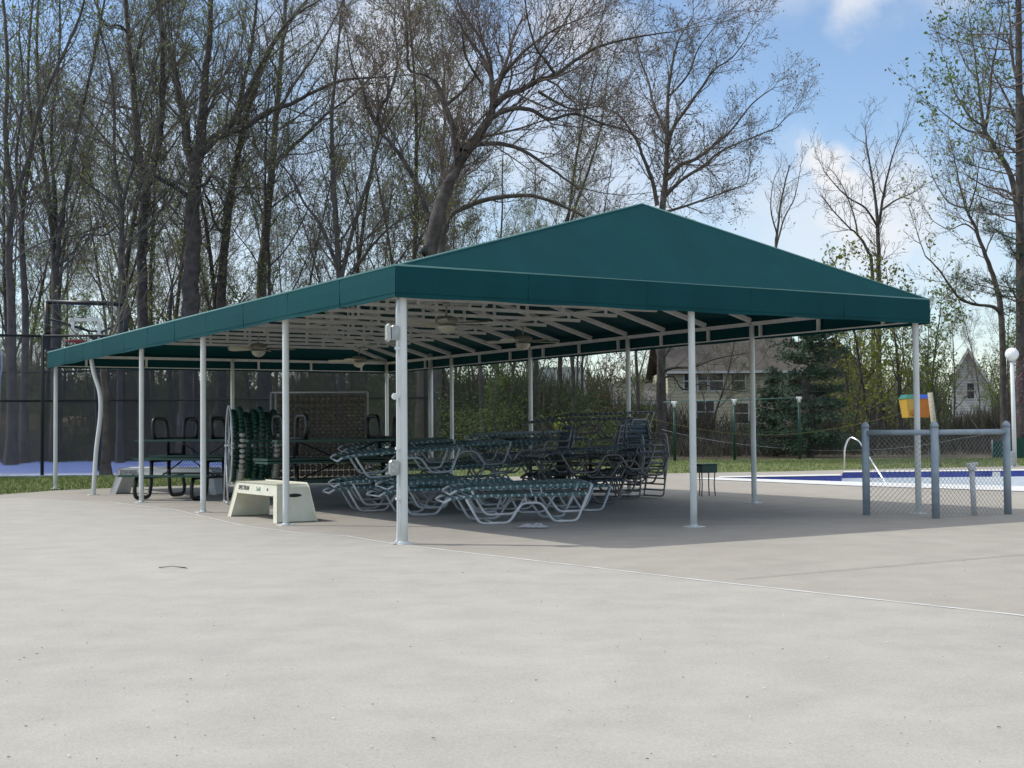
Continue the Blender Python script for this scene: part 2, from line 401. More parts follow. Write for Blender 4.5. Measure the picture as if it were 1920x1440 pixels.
b1 = boxpart('junction_box', 2.32, (.09, .10, .17), M['box'], .085)
b1l = boxpart('floodlight_lens', 2.32, (.05, .13, .20), M['glassbox'], .16)
b2 = boxpart('outlet_box', .84, (.11, .10, .17), M['box'], .10)
mb = MB(); mb.box((-.02, -.053, .035), (.03, .008, .03)); mb.box((-.02, -.053, -.035), (.03, .008, .03))
so = obj('socket', mb, M['glassbox'], b2)
b3 = boxpart('small_sensor', 1.62, (.07, .06, .07), M['white'], .085)
# ---- ceiling fans (hang from the trusses)
def make_fan(label, x, y, rot):
    p = L2W(x, y); top = 3.30; t = thing('ceiling_fan', label, 'ceiling fan', (p.x, p.y, 2.80), rot, 'ceiling fans hanging under the pavilion roof')
    obj('downrod', MB().tube([(0,0,.26),(0,0,.50)], .014, 8).lathe([(.02,.50),(.055,.49),(.06,.44),(.03,.42)], n=14), M['fan'], t)
    obj('motor_housing', MB().lathe([(.04,.27),(.10,.265),(.17,.23),(.185,.19),(.18,.165),(.12,.14),(.07,.12)], n=20), M['fan'], t)
    for k in range(5):
        a = 2*pi*k/5; mb = MB(); R = Matrix.Rotation(a, 3, 'Z') @ Matrix.Rotation(radians(15), 3, 'X')
        pr = [(.20,-.055),(.64,-.075),(.73,-.05),(.75,0),(.73,.05),(.64,.075),(.20,.055)]
        vs = [R @ V((x_, y_, .006)) + V((0,0,.15)) for x_, y_ in pr] + [R @ V((x_, y_, -.004)) + V((0,0,.15)) for x_, y_ in pr]
        mb.add(vs, [tuple(range(7)), tuple(reversed(range(7, 14)))]+[(i, 7+i, 7+(i+1) % 7, (i+1) % 7) for i in range(7)])
        bl = obj('blade', mb, M['blade_w'], t)
        obj('blade_arm', MB().beam(R @ V((.08,0,0))+V((0,0,.145)), R @ V((.26,0,0))+V((0,0,.143)), .03, .006), M['fan'], bl)
    obj('light_bowl', MB().lathe([(.02,-.02),(.07,-.005),(.12,.035),(.145,.085),(.15,.11),(.06,.125)], n=20), M['bowl'], t)
    return t
for lab, x, y, r in (('ceiling fan with frosted bowl closest to the white corner post', 3.50, 5.43, .9),
                     ('ceiling fan with bright-rimmed bowl above the tall pile of dark chairs', 6.9, 8.6, .35),
                     ('ceiling fan above the upside-down picnic table beside the white guard bench', 3.1, 12.85, .2),
                     ('smallest looking ceiling fan, farthest back under the pavilion roof', 6.9, 16.2, .6)):
    make_fan(lab, x, y, r)
# ================================================================ GROUND
def sheet(name, pts, m, z, label=None, nx=0):
    mb = MB(); mb.add([(p[0], p[1], z) for p in pts], [tuple(range(len(pts)))])
    oo = obj(name, mb, m); tag(oo, kind='structure'); return oo
g2 = lambda x, y: G(x, y)[:2]
S = 900
# pool outline (world x,y), counter-clockwise as seen from above
pin = [g2(1345,896.5), g2(1600,904), g2(1920,912.5), g2(2250,921), g2(2250,879.5), g2(1913,883), g2(1580,886.2), g2(1578,892.6)]
def holed(name, outer, hole, m, z, kind=True):
    bm_pts = list(outer)
    # connect hole with a bridge edge
    oo, hh = list(outer), list(reversed(hole))
    best = min(((V(a)-V(b)).length, i, j) for i, a in enumerate(oo) for j, b in enumerate(hh))
    _, i, j = best
    from mathutils.geometry import tessellate_polygon
    tri = tessellate_polygon([[V((a[0], a[1], 0)) for a in oo], [V((b[0], b[1], 0)) for b in hh]])
    mb = MB(); mb.add([(p[0], p[1], z) for p in oo+hh], [tuple(t) if ((V((oo+hh)[t[1]])-V((oo+hh)[t[0]])).cross(V((oo+hh)[t[2]])-V((oo+hh)[t[0]]))) > 0 else tuple(reversed(t)) for t in tri])
    q = obj(name, mb, m); tag(q, kind='structure'); return q
holed('ground', [(-S, -60), (S, -60), (S, 1500), (-S, 1500)], pin, M['litter'], -.020)
lawnL = [g2(-400, 935), g2(0, 927.5), g2(107, 919.5), g2(240, 914), g2(440, 908), g2(520, 905), g2(520, 890), g2(300, 890), g2(0, 893), g2(-400, 897)]
lawnR = [g2(700, 897), g2(1000, 893), g2(1231, 888), g2(1475, 884), g2(1585, 881), g2(1920, 874), g2(2400, 868), g2(2500, 851), g2(1920, 858), g2(1240, 862), g2(700, 868)]
deck = [(-60, -20), (60, -20), g2(2400, 868), g2(1920, 874), g2(1585, 881), g2(1475, 884), g2(1231, 888), g2(1000, 893), g2(700, 897), g2(520, 905), g2(440, 908), g2(240, 914), g2(107, 919.5), g2(0, 927.5), g2(-400, 935), (-60, 20)]
holed('pool_deck', deck, pin, M['tan'], 0.0)
J = [g2(-400, 950), g2(40, 934), g2(200, 941), g2(330, 957), g2(460, 987), g2(560, 1000), g2(650, 1006), g2(745, 1022), g2(1000, 1052), g2(1330, 1091), g2(1910, 1155), g2(2300, 1200)]
sheet('front_deck', [(-60, -20), (60, -20)] + list(reversed(J)) + [(-60, 20)], M['deck'], .004)
# joint filler: pale irregular strip along J
mb = MB(); rnd = random.Random(3)
for a, b in zip(J[2:-1], J[3:]):
    a, b = V(a), V(b); n = max(2, int((b-a).length/.12)); d = (b-a).normalized(); nr = V((-d.y, d.x))
    prev = None
    for i in range(n+1):
        p = a+(b-a)*(i/n); w = .010+rnd.random()*.011; q = p+nr*(rnd.random()-.5)*.012
        cur = ((q+nr*w), (q-nr*w))
        if prev: mb.add([(prev[0].x, prev[0].y, .008), (prev[1].x, prev[1].y, .008), (cur[1].x, cur[1].y, .008), (cur[0].x, cur[0].y, .008)], [(0, 1, 2, 3)])
        prev = cur
tag(obj('deck_joint', mb, M['white_conc']), kind='structure')
def seam(a, b, w, m=None):
    a, b = V(a), V(b); d = (b-a).normalized(); n = V((-d.y, d.x))*w; mb = MB()
    mb.add([((a+n).x, (a+n).y, .0085), ((a-n).x, (a-n).y, .0085), ((b-n).x, (b-n).y, .0085), ((b+n).x, (b+n).y, .0085)], [(0, 1, 2, 3)])
    tag(obj('deck_seam', mb, m or M['seam']), kind='structure')
M['seam'] = mat('dark_seam', (.20,.18,.165), .9)
seam(g2(1380, 1087), g2(1960, 1037), .006); seam(L2W(-.02, -.4)[:2], L2W(9.5, -.75)[:2], .004)
seam(L2W(4.1, .1)[:2], L2W(4.1, 17)[:2], .006); seam(L2W(-.6, 8.6)[:2], L2W(9.2, 8.6)[:2], .006)
sheet('lawn', list(reversed(lawnL)), M['grassg'], -.010)
sheet('lawn', lawnR, M['grassg'], -.008)
cb = [g2(-700, 899), g2(0, 894), g2(300, 890.5), g2(450, 888), g2(450, 862), g2(0, 864), g2(-700, 868)]
sheet('sports_court', cb, M['court'], -.006)
sheet('court_border', [g2(-700, 899.5), g2(0, 894.5), g2(300, 891), g2(450, 888.5), g2(440, 884), g2(300, 886), g2(0, 886.5), g2(-700, 891)], M['courtpale'], -.002)
for y_ in (868, 873.5, 879.5):
    a_, b_ = G(-700, y_+5), G(449, y_); mb = MB(); mb.add([(a_.x, a_.y-.06, -.0015), (b_.x, b_.y-.06, -.0015), (b_.x, b_.y+.06, -.0015), (a_.x, a_.y+.06, -.0015)], [(0, 1, 2, 3)])
    tag(obj('court_line', mb, M['white_conc']), kind='structure')
from mathutils import noise as mn
mb = MB(); vs = []; nx_, ny_ = 60, 14
for i in range(nx_):
    for j in range(ny_):
        x = -70+75*i/(nx_-1); y = 60+20*j/(ny_-1); f = min(1, j/6)*min(1, (nx_-1-i)/10)
        vs.append((x, y, -.05+f*(2.3+.7*mn.noise(V((x*.15, y*.15, 0)))+.25*mn.noise(V((x*.8, y*.8, 3))))))
mb.add(vs, [(i*ny_+j, (i+1)*ny_+j, (i+1)*ny_+j+1, i*ny_+j+1) for i in range(nx_-1) for j in range(ny_-1)], True)
tag(obj('woodland_bank', mb, M['litter']), kind='structure')
# pool shell
def wallstrip(mb, pts, z0, z1, inset=0.):
    n = len(pts)
    for i in range(n):
        a, b = V(pts[i]), V(pts[(i+1) % n]); mb.add([(a.x, a.y, z0), (b.x, b.y, z0), (b.x, b.y, z1), (a.x, a.y, z1)], [(3, 2, 1, 0)])
mb = MB(); wallstrip(mb, pin, -1.3, -.15); mb.add([(p[0], p[1], -1.3) for p in pin], [tuple(range(len(pin)))])
tag(obj('pool_basin', mb, M['pool']), kind='structure')
mb = MB(); wallstrip(mb, pin, -.15, .0); tl = tag(obj('pool_tile_band', mb, M['tile']), kind='structure')
# near white border and copings
def strip(name, inner, outer, m, z):
    mb = MB(); n = len(inner); mb.add([(p[0], p[1], z) for p in inner+outer], [(i, n+i, n+i+1, i+1) for i in range(n-1)])
    mb.f = [tuple(reversed(f)) if ((V(mb.v[f[1]])-V(mb.v[f[0]])).cross(V(mb.v[f[2]])-V(mb.v[f[0]]))).z < 0 else f for f in mb.f]
    tag(obj(name, mb, m), kind='structure')
strip('pool_coping', pin[:4], [g2(1290, 898), g2(1600, 911.5), g2(1920, 922), g2(2250, 932)], M['white_conc'], .012)
strip('pool_coping', [pin[4], pin[5], pin[6]], [g2(2250, 877), g2(1913, 880.6), g2(1583, 884)], M['white_conc'], .012)
strip('pool_coping', [pin[7], pin[0]], [g2(1574, 890.0), g2(1350, 894)], M['white_conc'], .016)
p = G(1858, 884); q = G(1871, 883.8)
mb = MB().box(((p.x+q.x)/2, p.y-.12, -.075), (q.x-p.x, .02, .14)); tag(obj('depth_marker_tile', mb, M['white_conc']), 'white depth marker tile on the blue band of the far pool wall', 'tile')
# grass blades on the near parts of the lawns
rnd = random.Random(5)
def inpoly(x, y, P):
    c = False; j = len(P)-1
    for i in range(len(P)):
        if ((P[i][1] > y) != (P[j][1] > y)) and (x < (P[j][0]-P[i][0])*(y-P[i][1])/(P[j][1]-P[i][1])+P[i][0]): c = not c
        j = i
    return c
def blades(P, n, h, m, xr, seed):
    rnd = random.Random(seed); mb = MB(); k = 0; ys = [p[1] for p in P]
    vs = []; fs = []
    for _ in range(n*6):
        if k >= n: break
        x = rnd.uniform(*xr); y = rnd.uniform(min(ys), max(ys))
        if not inpoly(x, y, P): continue
        k += 1; hh = h*rnd.uniform(.4, 1.3); a = rnd.uniform(0, pi); w = hh*.16; dx, dy = cos(a)*w, sin(a)*w; lx, ly = rnd.gauss(0, hh*.35), rnd.gauss(0, hh*.35)
        oo = len(vs); vs += [(x-dx, y-dy, -.012), (x+dx, y+dy, -.012), (x+lx, y+ly, hh)]; fs.append((oo, oo+1, oo+2))
    mb.add(vs, fs); return tag(obj('grass', mb, m), kind='stuff')
blades(lawnL, 30000, .05, M['blade'], (-22, -3), 6)
blades(lawnR, 30000, .055, M['blade'], (-4, 24), 7)
# scattered specks and twigs on the deck
rnd = random.Random(9); mb = MB()
for _ in range(100):
    px, py = rnd.uniform(0, 1920), 1030+410*rnd.random()**.8
    p = G(px, py); s = rnd.uniform(.0015, .005); a = rnd.uniform(0, 6.28)
    mb.box((p.x, p.y, .012), (s*rnd.uniform(1, 3.5), s, .003), rz=a)
tag(obj('debris', mb, mat('dark_debris', (.16,.13,.09), .9)), kind='stuff')
mb = MB()
for _ in range(70):
    px, py = rnd.uniform(0, 1920), 1040+400*rnd.random()**.7
    p = G(px, py); s = rnd.uniform(.003, .007); mb.box((p.x, p.y, .011), (s*1.8, s, .004), rz=rnd.uniform(0, 6))
tag(obj('debris', mb, M['trim']), kind='stuff')
tw = G(325, 1066); mb = MB()
for k in range(3): a = rnd.uniform(-.4, .4); mb.tube([(tw.x-.10+rnd.uniform(-.05,.1), tw.y+rnd.uniform(-.04,.04), .012), (tw.x+rnd.uniform(-.02,.02), tw.y+.01, .02), (tw.x+.1+rnd.uniform(0,.06), tw.y+a*.3, .012)], .0025, 4)
tag(obj('twig', mb, M['bark']), 'small brown twig lying alone on the pale deck left of the corner post', 'twig')
# ================================================================ LOUNGERS
def lounger_meshes(strap, tubem):
    W_ = .31; side = []
    for s in (-1, 1):
        mb = MB(); y = s*W_
        mb.tube(fil([(0, y, .30), (.06, y, .345), (.30, y, .375), (1.93, y, .375)], .08), .0185, 8)
        mb.tube(fil([(.28, y*1.05, .345), (.46, y*1.06, .016), (.86, y*1.06, .016), (1.04, y*1.05, .27), (1.30, y*1.05, .27), (1.47, y*1.06, .016), (1.80, y*1.06, .016), (1.95, y*1.02, .375)], .07), .018, 8)
        for x in (1.10, 1.24): mb.tube([(x, y*1.05, .27), (x-.02, y, .375)], .009, 6)
        side.append(mb)
    cr = MB()
    for x, z in ((.0, .30), (.70, .35), (1.93, .375), (1.17, .27)): cr.tube([(x, -W_, z), (x, W_, z)], .0135, 8)
    for x in (.66, 1.64): cr.tube([(x, -W_*1.06, .016), (x, W_*1.06, .016)], .011, 6)
    st = MB(); x = .08
    while x < 1.90:
        z = .398; zz = .375 if x > .30 else .345+.03*(x-.06)/.24
        z = zz+.020; ang = rnd.uniform(-.004, .004)
        pr = [(-W_-.02, zz-.018), (-W_-.023, zz+.012), (-W_-.008, z+.001), (-W_*.5, z-.008), (0, z-.012), (W_*.5, z-.008), (W_+.008, z+.001), (W_+.023, zz+.012), (W_+.02, zz-.018)]
        vs = [(x, a, b) for a, b in pr]+[(x+.064, a, b+ang) for a, b in pr]; n = len(pr)
        vs += [(x, a, b-.003) for a, b in pr]+[(x+.064, a, b-.003+ang) for a, b in pr]
        fs = [(i, i+n, i+n+1, i+1) for i in range(n-1)]+[(2*n+i, 2*n+i+1, 3*n+i+1, 3*n+i) for i in range(n-1)]+[(i, i+1, 2*n+i+1, 2*n+i) for i in range(n-1)]+[(n+i, 3*n+i, 3*n+i+1, n+i+1) for i in range(n-1)]
        st.add(vs, fs, False); x += .093
    return side, cr, st
def make_lounger(label, m1, m2, grp):
    t = thing('lounger', label, 'lounger', (0,0,0), 0, grp); side, cr, st = lounger_meshes(m1, m2)
    for s in side: obj('side_frame', s, m2, t)
    obj('crossbars', cr, m2, t); obj('strap_webbing', st, m1, t); return t
GL = 'stacked pool loungers under the pavilion'
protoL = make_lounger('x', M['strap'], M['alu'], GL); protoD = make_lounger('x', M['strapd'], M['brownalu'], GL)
used = {}
def put(proto, px, py, z, yaw, label, pitch=0, dist=None, flip=False, roll=0):
    # head end of the lounger (local x=0, middle) stands over ground pixel (px,py); yaw in degrees from image x
    p = G(px, py) if dist is None else AT(px, 800, dist)
    loc = V((p.x, p.y, z)); rot = (radians(roll), radians(pitch), radians(yaw))
    k = proto.name
    if k not in used:
        used[k] = 1; proto.location = loc; proto.rotation_euler = rot; proto['label'] = label; return proto
    return dup(proto, loc, rot, label)
# front pair
put(protoL, 826, 982, .002, 14, 'lower of the two nested white-framed loungers at the very front of the pile', -.3, roll=1.5)
put(protoL, 838, 980, .105, 13, 'upper of the two nested white-framed loungers at the very front of the pile', -1.2, roll=3)
# left group on the ground
put(protoL, 612, 960, .002, 17, 'bottom lounger whose curled end points left toward the cream bench', -.5)
put(protoL, 622, 960, .115, 16, 'second lounger from the ground in the low stack beside the cream bench', -1.0, roll=4)
put(protoL, 700, 968, .002, 24, 'lounger on the deck just behind the white corner post', -.2)
put(protoL, 716, 966, .11, 23, 'lounger nested over the one just behind the corner post', -.8, roll=4)
# left group upper storey
put(protoL, 628, 958, .50, 18, 'teal lounger standing on the low stack, its bare white tip sticking out left', -3.2, roll=4)
put(protoL, 745, 944, .56, 16, 'lounger in the upper storey right behind the corner post outlet box', -3.5, roll=4)
put(protoL, 862, 938, .53, 13, 'upper lounger with tall trapezoid legs in the middle of the pile', -5, roll=4)
put(protoL, 905, 936, .66, 20, 'topmost teal lounger in the middle of the pile with white dashes on its rail', -1.5, roll=4)
put(protoL, 760, 934, .61, 26, 'teal lounger lying at the back of the upper storey left of the pile centre', -1, roll=4)
# dark group at right
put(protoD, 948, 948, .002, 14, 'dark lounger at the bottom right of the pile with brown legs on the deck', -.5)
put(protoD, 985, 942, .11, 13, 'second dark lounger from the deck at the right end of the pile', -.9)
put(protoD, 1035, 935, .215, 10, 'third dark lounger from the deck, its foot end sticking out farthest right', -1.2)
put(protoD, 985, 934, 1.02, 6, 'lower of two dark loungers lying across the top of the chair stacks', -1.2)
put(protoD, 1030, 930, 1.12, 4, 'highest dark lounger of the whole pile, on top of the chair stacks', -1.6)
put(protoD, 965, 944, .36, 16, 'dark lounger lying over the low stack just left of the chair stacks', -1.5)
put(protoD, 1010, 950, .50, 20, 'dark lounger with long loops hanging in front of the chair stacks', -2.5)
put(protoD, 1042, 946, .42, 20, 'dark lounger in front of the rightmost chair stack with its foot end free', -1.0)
put(protoL, 880, 930, .40, 8, 'teal lounger sandwiched under the raised-back lounger', -2.0)
put(protoL, 690, 948, .225, 20, 'third lounger up in the low stack behind the corner post, tilted up to the right', -2.2, roll=3)
put(protoL, 800, 944, .225, 16, 'lounger wedged flat between the front pair and the upper storey', -1.8, roll=4)
put(protoL, 846, 936, .33, 11, 'lounger just above the wedged one, its rail running under the long loops', -2.2, roll=4)
put(protoL, 905, 962, .002, 19, 'lounger on the deck directly behind the front pair, its foot end showing to their right', -.2, roll=1)
put(protoL, 640, 944, .61, 15, 'second lounger nested on the one with the bare white tip sticking out left', -3.0, roll=4)
put(protoL, 880, 934, .77, 18, 'lounger nested on the topmost teal one in the middle of the pile', -1.2, roll=3)
# ---- chairs
def make_chair(label, m1, m2, grp):
    t = thing('strap_chair', label, 'chair', (0,0,0), 0, grp)
    for s in (-1, 1):
        y = s*.27; mb = MB()
        mb.tube(fil([(-.30, y, .016), (.26, y, .016), (.30, y, .30), (.24, y, .60), (-.20, y, .60), (-.27, y*.95, .86)], .07), .0145, 8)
        mb.tube(fil([(.25, y*.93, .40), (-.20, y*.93, .36), (-.33, y*.93, .86)], .05), .0125, 8)
        mb.tube([(-.30, y, .016), (-.21, y*.95, .40)], .0125, 8)
        obj('side_frame', mb, m2, t)
    mb = MB()
    for x, z in ((.25, .40), (-.20, .36), (-.33, .86), (-.30, .016)): mb.tube([(x, -.26, z), (x, .26, z)], .0125, 8)
    obj('crossbars', mb, m2, t)
    mb = MB()
    for i in range(6): x = -.17+i*.072; mb.box((x+.025, 0, .385+.006*i), (.055, .54, .006))
    obj('seat_webbing', mb, m1, t); mb = MB()
    for i in range(6):
        f = (i+.5)/6; x = -.20-.13*f; z = .36+.5*f; mb.box((x+.012, 0, z), (.006, .54, .058), M=Matrix.Rotation(radians(-14.5), 3, 'Y'))
    obj('back_webbing', mb, m1, t); return t
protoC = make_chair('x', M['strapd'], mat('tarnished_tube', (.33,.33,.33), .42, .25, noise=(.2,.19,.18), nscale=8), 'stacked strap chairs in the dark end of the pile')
ordn = ['bottom', 'second', 'third', 'fourth', 'fifth', 'top']
for k, (px, py, z0, yaw, desc, n) in enumerate(((1030, 940, .02, 200, 'stack nearest the pile centre under the yellow bush', 5),
                                       (1128, 936, .02, 168, 'middle stack under the top loungers', 5),
                                       (1205, 934, .02, -60, 'rightmost stack beside the open lawn view', 6))):
    for i in range(n):
        lab = '%s strap chair in the %s' % (ordn[i] if i < n-1 else 'top', desc)
        put(protoC, px+i*1.5, py, z0+i*.105, yaw+rnd.uniform(-3, 3), lab, 0)
# lounger with raised back, behind the middle
mb = MB()
t = thing('folding_lounger', 'dark lounger with its back section raised into a hump above the middle of the pile', 'lounger', G(900, 935)+V((0,0,.80)), radians(14), GL)
for s in (-1, 1):
    obj('side_frame', MB().tube(fil([(0, s*.3, .02), (.22, s*.3, .30), (.72, s*.3, .31), (.85, s*.3, .02), (1.6, s*.3, .0)], .08), .014, 8), M['brownalu'], t)
mb = MB()
for i in range(7): x = .22+i*.075; mb.box((x, 0, .315), (.06, .62, .006))
for i in range(4): x = .05+i*.05; mb.box((x, 0, .06+i*.065), (.045, .62, .006), M=Matrix.Rotation(radians(-52), 3, 'Y'))
obj('strap_webbing', mb, M['strapd'], t)
# ================================================================ BENCHES
def make_bench(label, L, W, Ht, loc, rz, m, txt):
    t = thing('guard_bench', label, 'bench', loc, rz)
    # local x = width, y = length; profile in y-z plane: trapezoid with opening; extruded with taper in x
    e = .10; b = .16
    outer = [(-L/2, 0), (-L/2+b*.75, Ht-.05), (-L/2+b*.75+.05, Ht), (L/2-b*.75-.05, Ht), (L/2-b*.75, Ht-.05), (L/2, 0)]
    inner = [(L/2-.10, 0), (L/2-.24, Ht-.13), (L/2-.28, Ht-.15), (-L/2+.28, Ht-.15), (-L/2+.24, Ht-.13), (-L/2+.10, 0)]
    prof = outer+inner; n = len(prof); mb = MB(); vs = []
    def hw(z): return W/2*(1-.26*(z/Ht))
    for s in (-1, 1):
        for y, z in prof: vs.append((s*hw(z), y, z))
    # side faces split into quads (outer i with matching inner)
    q = [(0, 11, 10, 1), (1, 10, 9, 2), (2, 9, 8, 3), (3, 8, 7, 4), (4, 7, 6, 5)]
    fs = [f for f in q]+[tuple(n+i for i in reversed(f)) for f in q]
    for i in range(n): fs.append((i, n+i, n+(i+1) % n, (i+1) % n))
    mb.add(vs, fs); body = obj('body', mb, m, t)
    bv = body.modifiers.new('b', 'BEVEL'); bv.width = .018; bv.segments = 3; bv.limit_method = 'ANGLE'; bv.angle_limit = radians(25)
    for s in (-1, 1):
        y = s*(L/2-.075); mb = MB(); Rr = [(.11*cos(a)*(1) , .025*sin(a)) for a in [2*pi*i/14 for i in range(14)]]
        z0 = Ht*.70; yy = s*(L/2-b*.75*z0/(Ht-.05)+.0015)
        mb.add([(x, yy-s*(zz*b*.75/(Ht-.05)), z0+zz) for x, zz in Rr], [tuple(range(14)) if s < 0 else tuple(reversed(range(14)))])
        mb.add([(x, yy-s*(zz*b*.75/(Ht-.05))-s*.03, z0+zz) for x, zz in Rr], [tuple(range(14))])
        obj('hand_slot', mb, M['dark'], t)
    for (s, yoff, z, size, mm) in txt:
        cu = bpy.data.curves.new('lettering', 'FONT'); cu.body = s; cu.size = size; cu.extrude = .0015; cu.offset = .001 if mm == 'ink' else 0
        tmp = bpy.data.objects.new('lettering', cu); C.objects.link(tmp); bpy.context.view_layer.update()
        me = bpy.data.meshes.new_from_object(tmp.evaluated_get(bpy.context.evaluated_depsgraph_get())); bpy.data.objects.remove(tmp)
        me.materials.clear(); me.materials.append(M[mm]); oo = bpy.data.objects.new('lettering', me); C.objects.link(oo); oo.parent = t
        # left face (-x side): text runs along -y as seen from outside
        tilt = atan2(W/2*.26, Ht)
        oo.matrix_local = Matrix.Translation((-hw(z)-.004, yoff, z)) @ Matrix.Rotation(-pi/2, 4, 'Z') @ Matrix.Rotation(pi/2-tilt, 4, 'X')
    return t
p = G(521, 981); q = G(588, 978)
d = (L2W(0, 1)-L2W(0, 0))
c = (p+q)/2 + d*.93; c.z = .004
make_bench('cream plastic guard bench with a dark hand slot, beside the reel', 1.86, .60, .515, c, RZ+.02, M['bench'],
           (('SPECTRUM', .66, .405, .085, 'ink'), ('Swift', -.03, .405, .085, 'inkg'), ('\u2022', -.42, .38, .16, 'ink')))
# the far bench lies across the far left of the deck
c = G(318, 926); c.z = .004
make_bench('greyish white guard bench with two lines of print, behind the left picnic table', 2.35, .55, .52, c, RZ+radians(58)-.25+pi/2*0, M['benchw'],
           (('Insurance', 1.0, .435, .10, 'ink'), ('INVESTMENTS', 1.0, .375, .085, 'ink')))
# ================================================================ PICNIC TABLES
def make_table(label, loc, rz, up=False, z=0, Lt=1.9):
    t = thing('picnic_table', label, 'picnic table', loc, rz, 'green picnic tables stored under the pavilion')
    Z = (lambda v: (v[0], v[1] if not up else -v[1], v[2] if not up else 1.53-v[2]+.0))
    mb = MB()
    for i in range(5): y = (i-2)*.148; c_ = Z((0, y, .74)); mb.box(c_, (Lt, .14, .035))
    obj('tabletop', mb, M['green'], t)
    for s in (-1, 1):
        mb = MB()
        for i in range(2): c_ = Z((0, s*(.66+i*.125), .44)); mb.box(c_, (Lt, .118, .035))
        obj('seat', mb, M['green'], t)
    for e in (-1, 1):
        x = e*min(Lt/2-.35, .85); mb = MB()
        for s in (-1, 1):
            pts = fil([(x, s*.74, .42), (x, s*.82, .20), (x, s*.78, .04), (x, s*.36, .04), (x, s*.30, .22), (x, s*.28, .71)], .16, 5)
            mb.tube([Z(p_) for p_ in pts], .037, 10)
        mb.tube([Z((x, -.74, .40)), Z((x, .74, .40))], .022, 8)
        mb.tube([Z((x, -.34, .70)), Z((x, .34, .70))], .022, 8)
        obj('leg', mb, M['black'], t)
        obj('brace', MB().tube([Z((x, 0, .40)), Z((e*.12, 0, .70))], .014, 8), M['black'], t)
    return t
a = AT(352, 900, 24.6); a.z = .004
make_table('upright dark green picnic table by the left poles, upside-down table resting on it', a, radians(-19))
a2 = a+V((.28, .12, .0)); make_table('upside-down picnic table with looped black legs in the air on the left table', a2, radians(-16), True)
a = AT(640, 900, 21.6); a.z = .004
make_table('upright green picnic table behind the cream bench, under an upside-down one', a, radians(27), Lt=2.7)
a2 = a+V((-.05, .10, .0)); make_table('upside-down picnic table behind the cream bench, its black loops against the tan rack', a2, radians(29), True, Lt=2.7)
# ================================================================ LANE LINE REEL AND RACK
a = AT(475, 900, 23.0); a.z = .004
t = thing('lane_line_reel', 'tall reel wound with green and white lane floats next to the tan rack', 'reel', a, radians(17))
ax = 1.0; R_ = .62
for x in (-.42, .42):
    if x > 0: continue
    ring = [(x, R_*1.02*cos(2*pi*k/36), ax+R_*1.12*sin(2*pi*k/36)) for k in range(36)]
    mb = MB().tube(ring, .016, 8, closed=True)
    for k in range(3): an = pi*k/3+.3; mb.tube([(x, R_*cos(an), ax+R_*1.1*sin(an)), (x, -R_*cos(an), ax-R_*1.1*sin(an))], .01, 6)
    obj('wheel_ring', mb, M['alu'], t)
    mb = MB()
    for s in (-1, 1): mb.tube([(x*1.12, 0, ax), (x*1.12, s*.40, .02)], .016, 8)
    mb.tube([(x*1.12, -.42, .02), (x*1.12, .42, .02)], .016, 8)
    obj('stand_leg', mb, M['alu'], t)
obj('axle', MB().tube([(-.5, 0, ax), (.5, 0, ax)], .022, 8), M['alu'], t)
for i, cm in enumerate(('lgreen', 'lwhite', 'lgreen', 'lgreen', 'lgreen', 'lgreen', 'lwhite')):
    x = -.36+i*.118; mb = MB(); rr_ = .52+.05*sin(i*2.1); nf = 44
    for k in range(nf):
        an = 2*pi*k/nf
        if cm == 'lwhite' and not (pi*.9 < an < 1.75*pi): continue
        cc = V((x+rnd.uniform(-.008,.008), rr_*cos(an), ax+rr_*1.12*sin(an)))
        Mx = Matrix.Rotation(an, 3, 'X')
        mb.lathe([(.012, -.03), (.045, -.027), (.055, -.012), (.042, .004), (.052, .018), (.02, .03)], cc, 10, Mx)
    obj('float_string', mb, M[cm], t)
    if cm == 'lwhite':
        mb = MB()
        for k in range(nf):
            an = 2*pi*k/nf
            if (pi*.9 < an < 1.75*pi): continue
            mb.lathe([(.012, -.03), (.045, -.027), (.055, -.012), (.042, .004), (.052, .018), (.02, .03)], V((x, rr_*cos(an), ax+rr_*1.12*sin(an))), 10, Matrix.Rotation(an, 3, 'X'))
        obj('float_string', mb, M['lgreen'], t)
a = AT(601, 900, 25.0); a.z = .004
t = thing('float_rack', 'tall rack with rows of tan floats standing behind the picnic tables', 'rack', a, radians(6))
mb = MB()
for x in (-.93, -.84, .90): mb.tube([(x, 0, .02), (x, 0, 1.98)], .018, 8)
for z in (.18, 1.98): mb.tube([(-.93, 0, z), (.90, 0, z)], .015, 8)
for x in (-.88, .90): mb.tube([(x, -.4, .02), (x, .4, .02)], .018, 8); mb.tube([(x, -.38, .03), (x, 0, .6)], .012, 6)
obj('frame', mb, M['alu'], t)
for r_ in range(13):
    mb = MB(); z = .30+r_*.13; x = -.76
    while x < .82:
        mb.lathe([(.012, -.05), (.052, -.045), (.062, -.01), (.045, .012), (.06, .035), (.015, .05)], (x, rnd.uniform(-.006,.006), z+rnd.uniform(-.005,.005)), 8, Matrix.Rotation(pi/2, 3, 'Y')); x += .104
    obj('float_row', mb, M['ltan'], t)
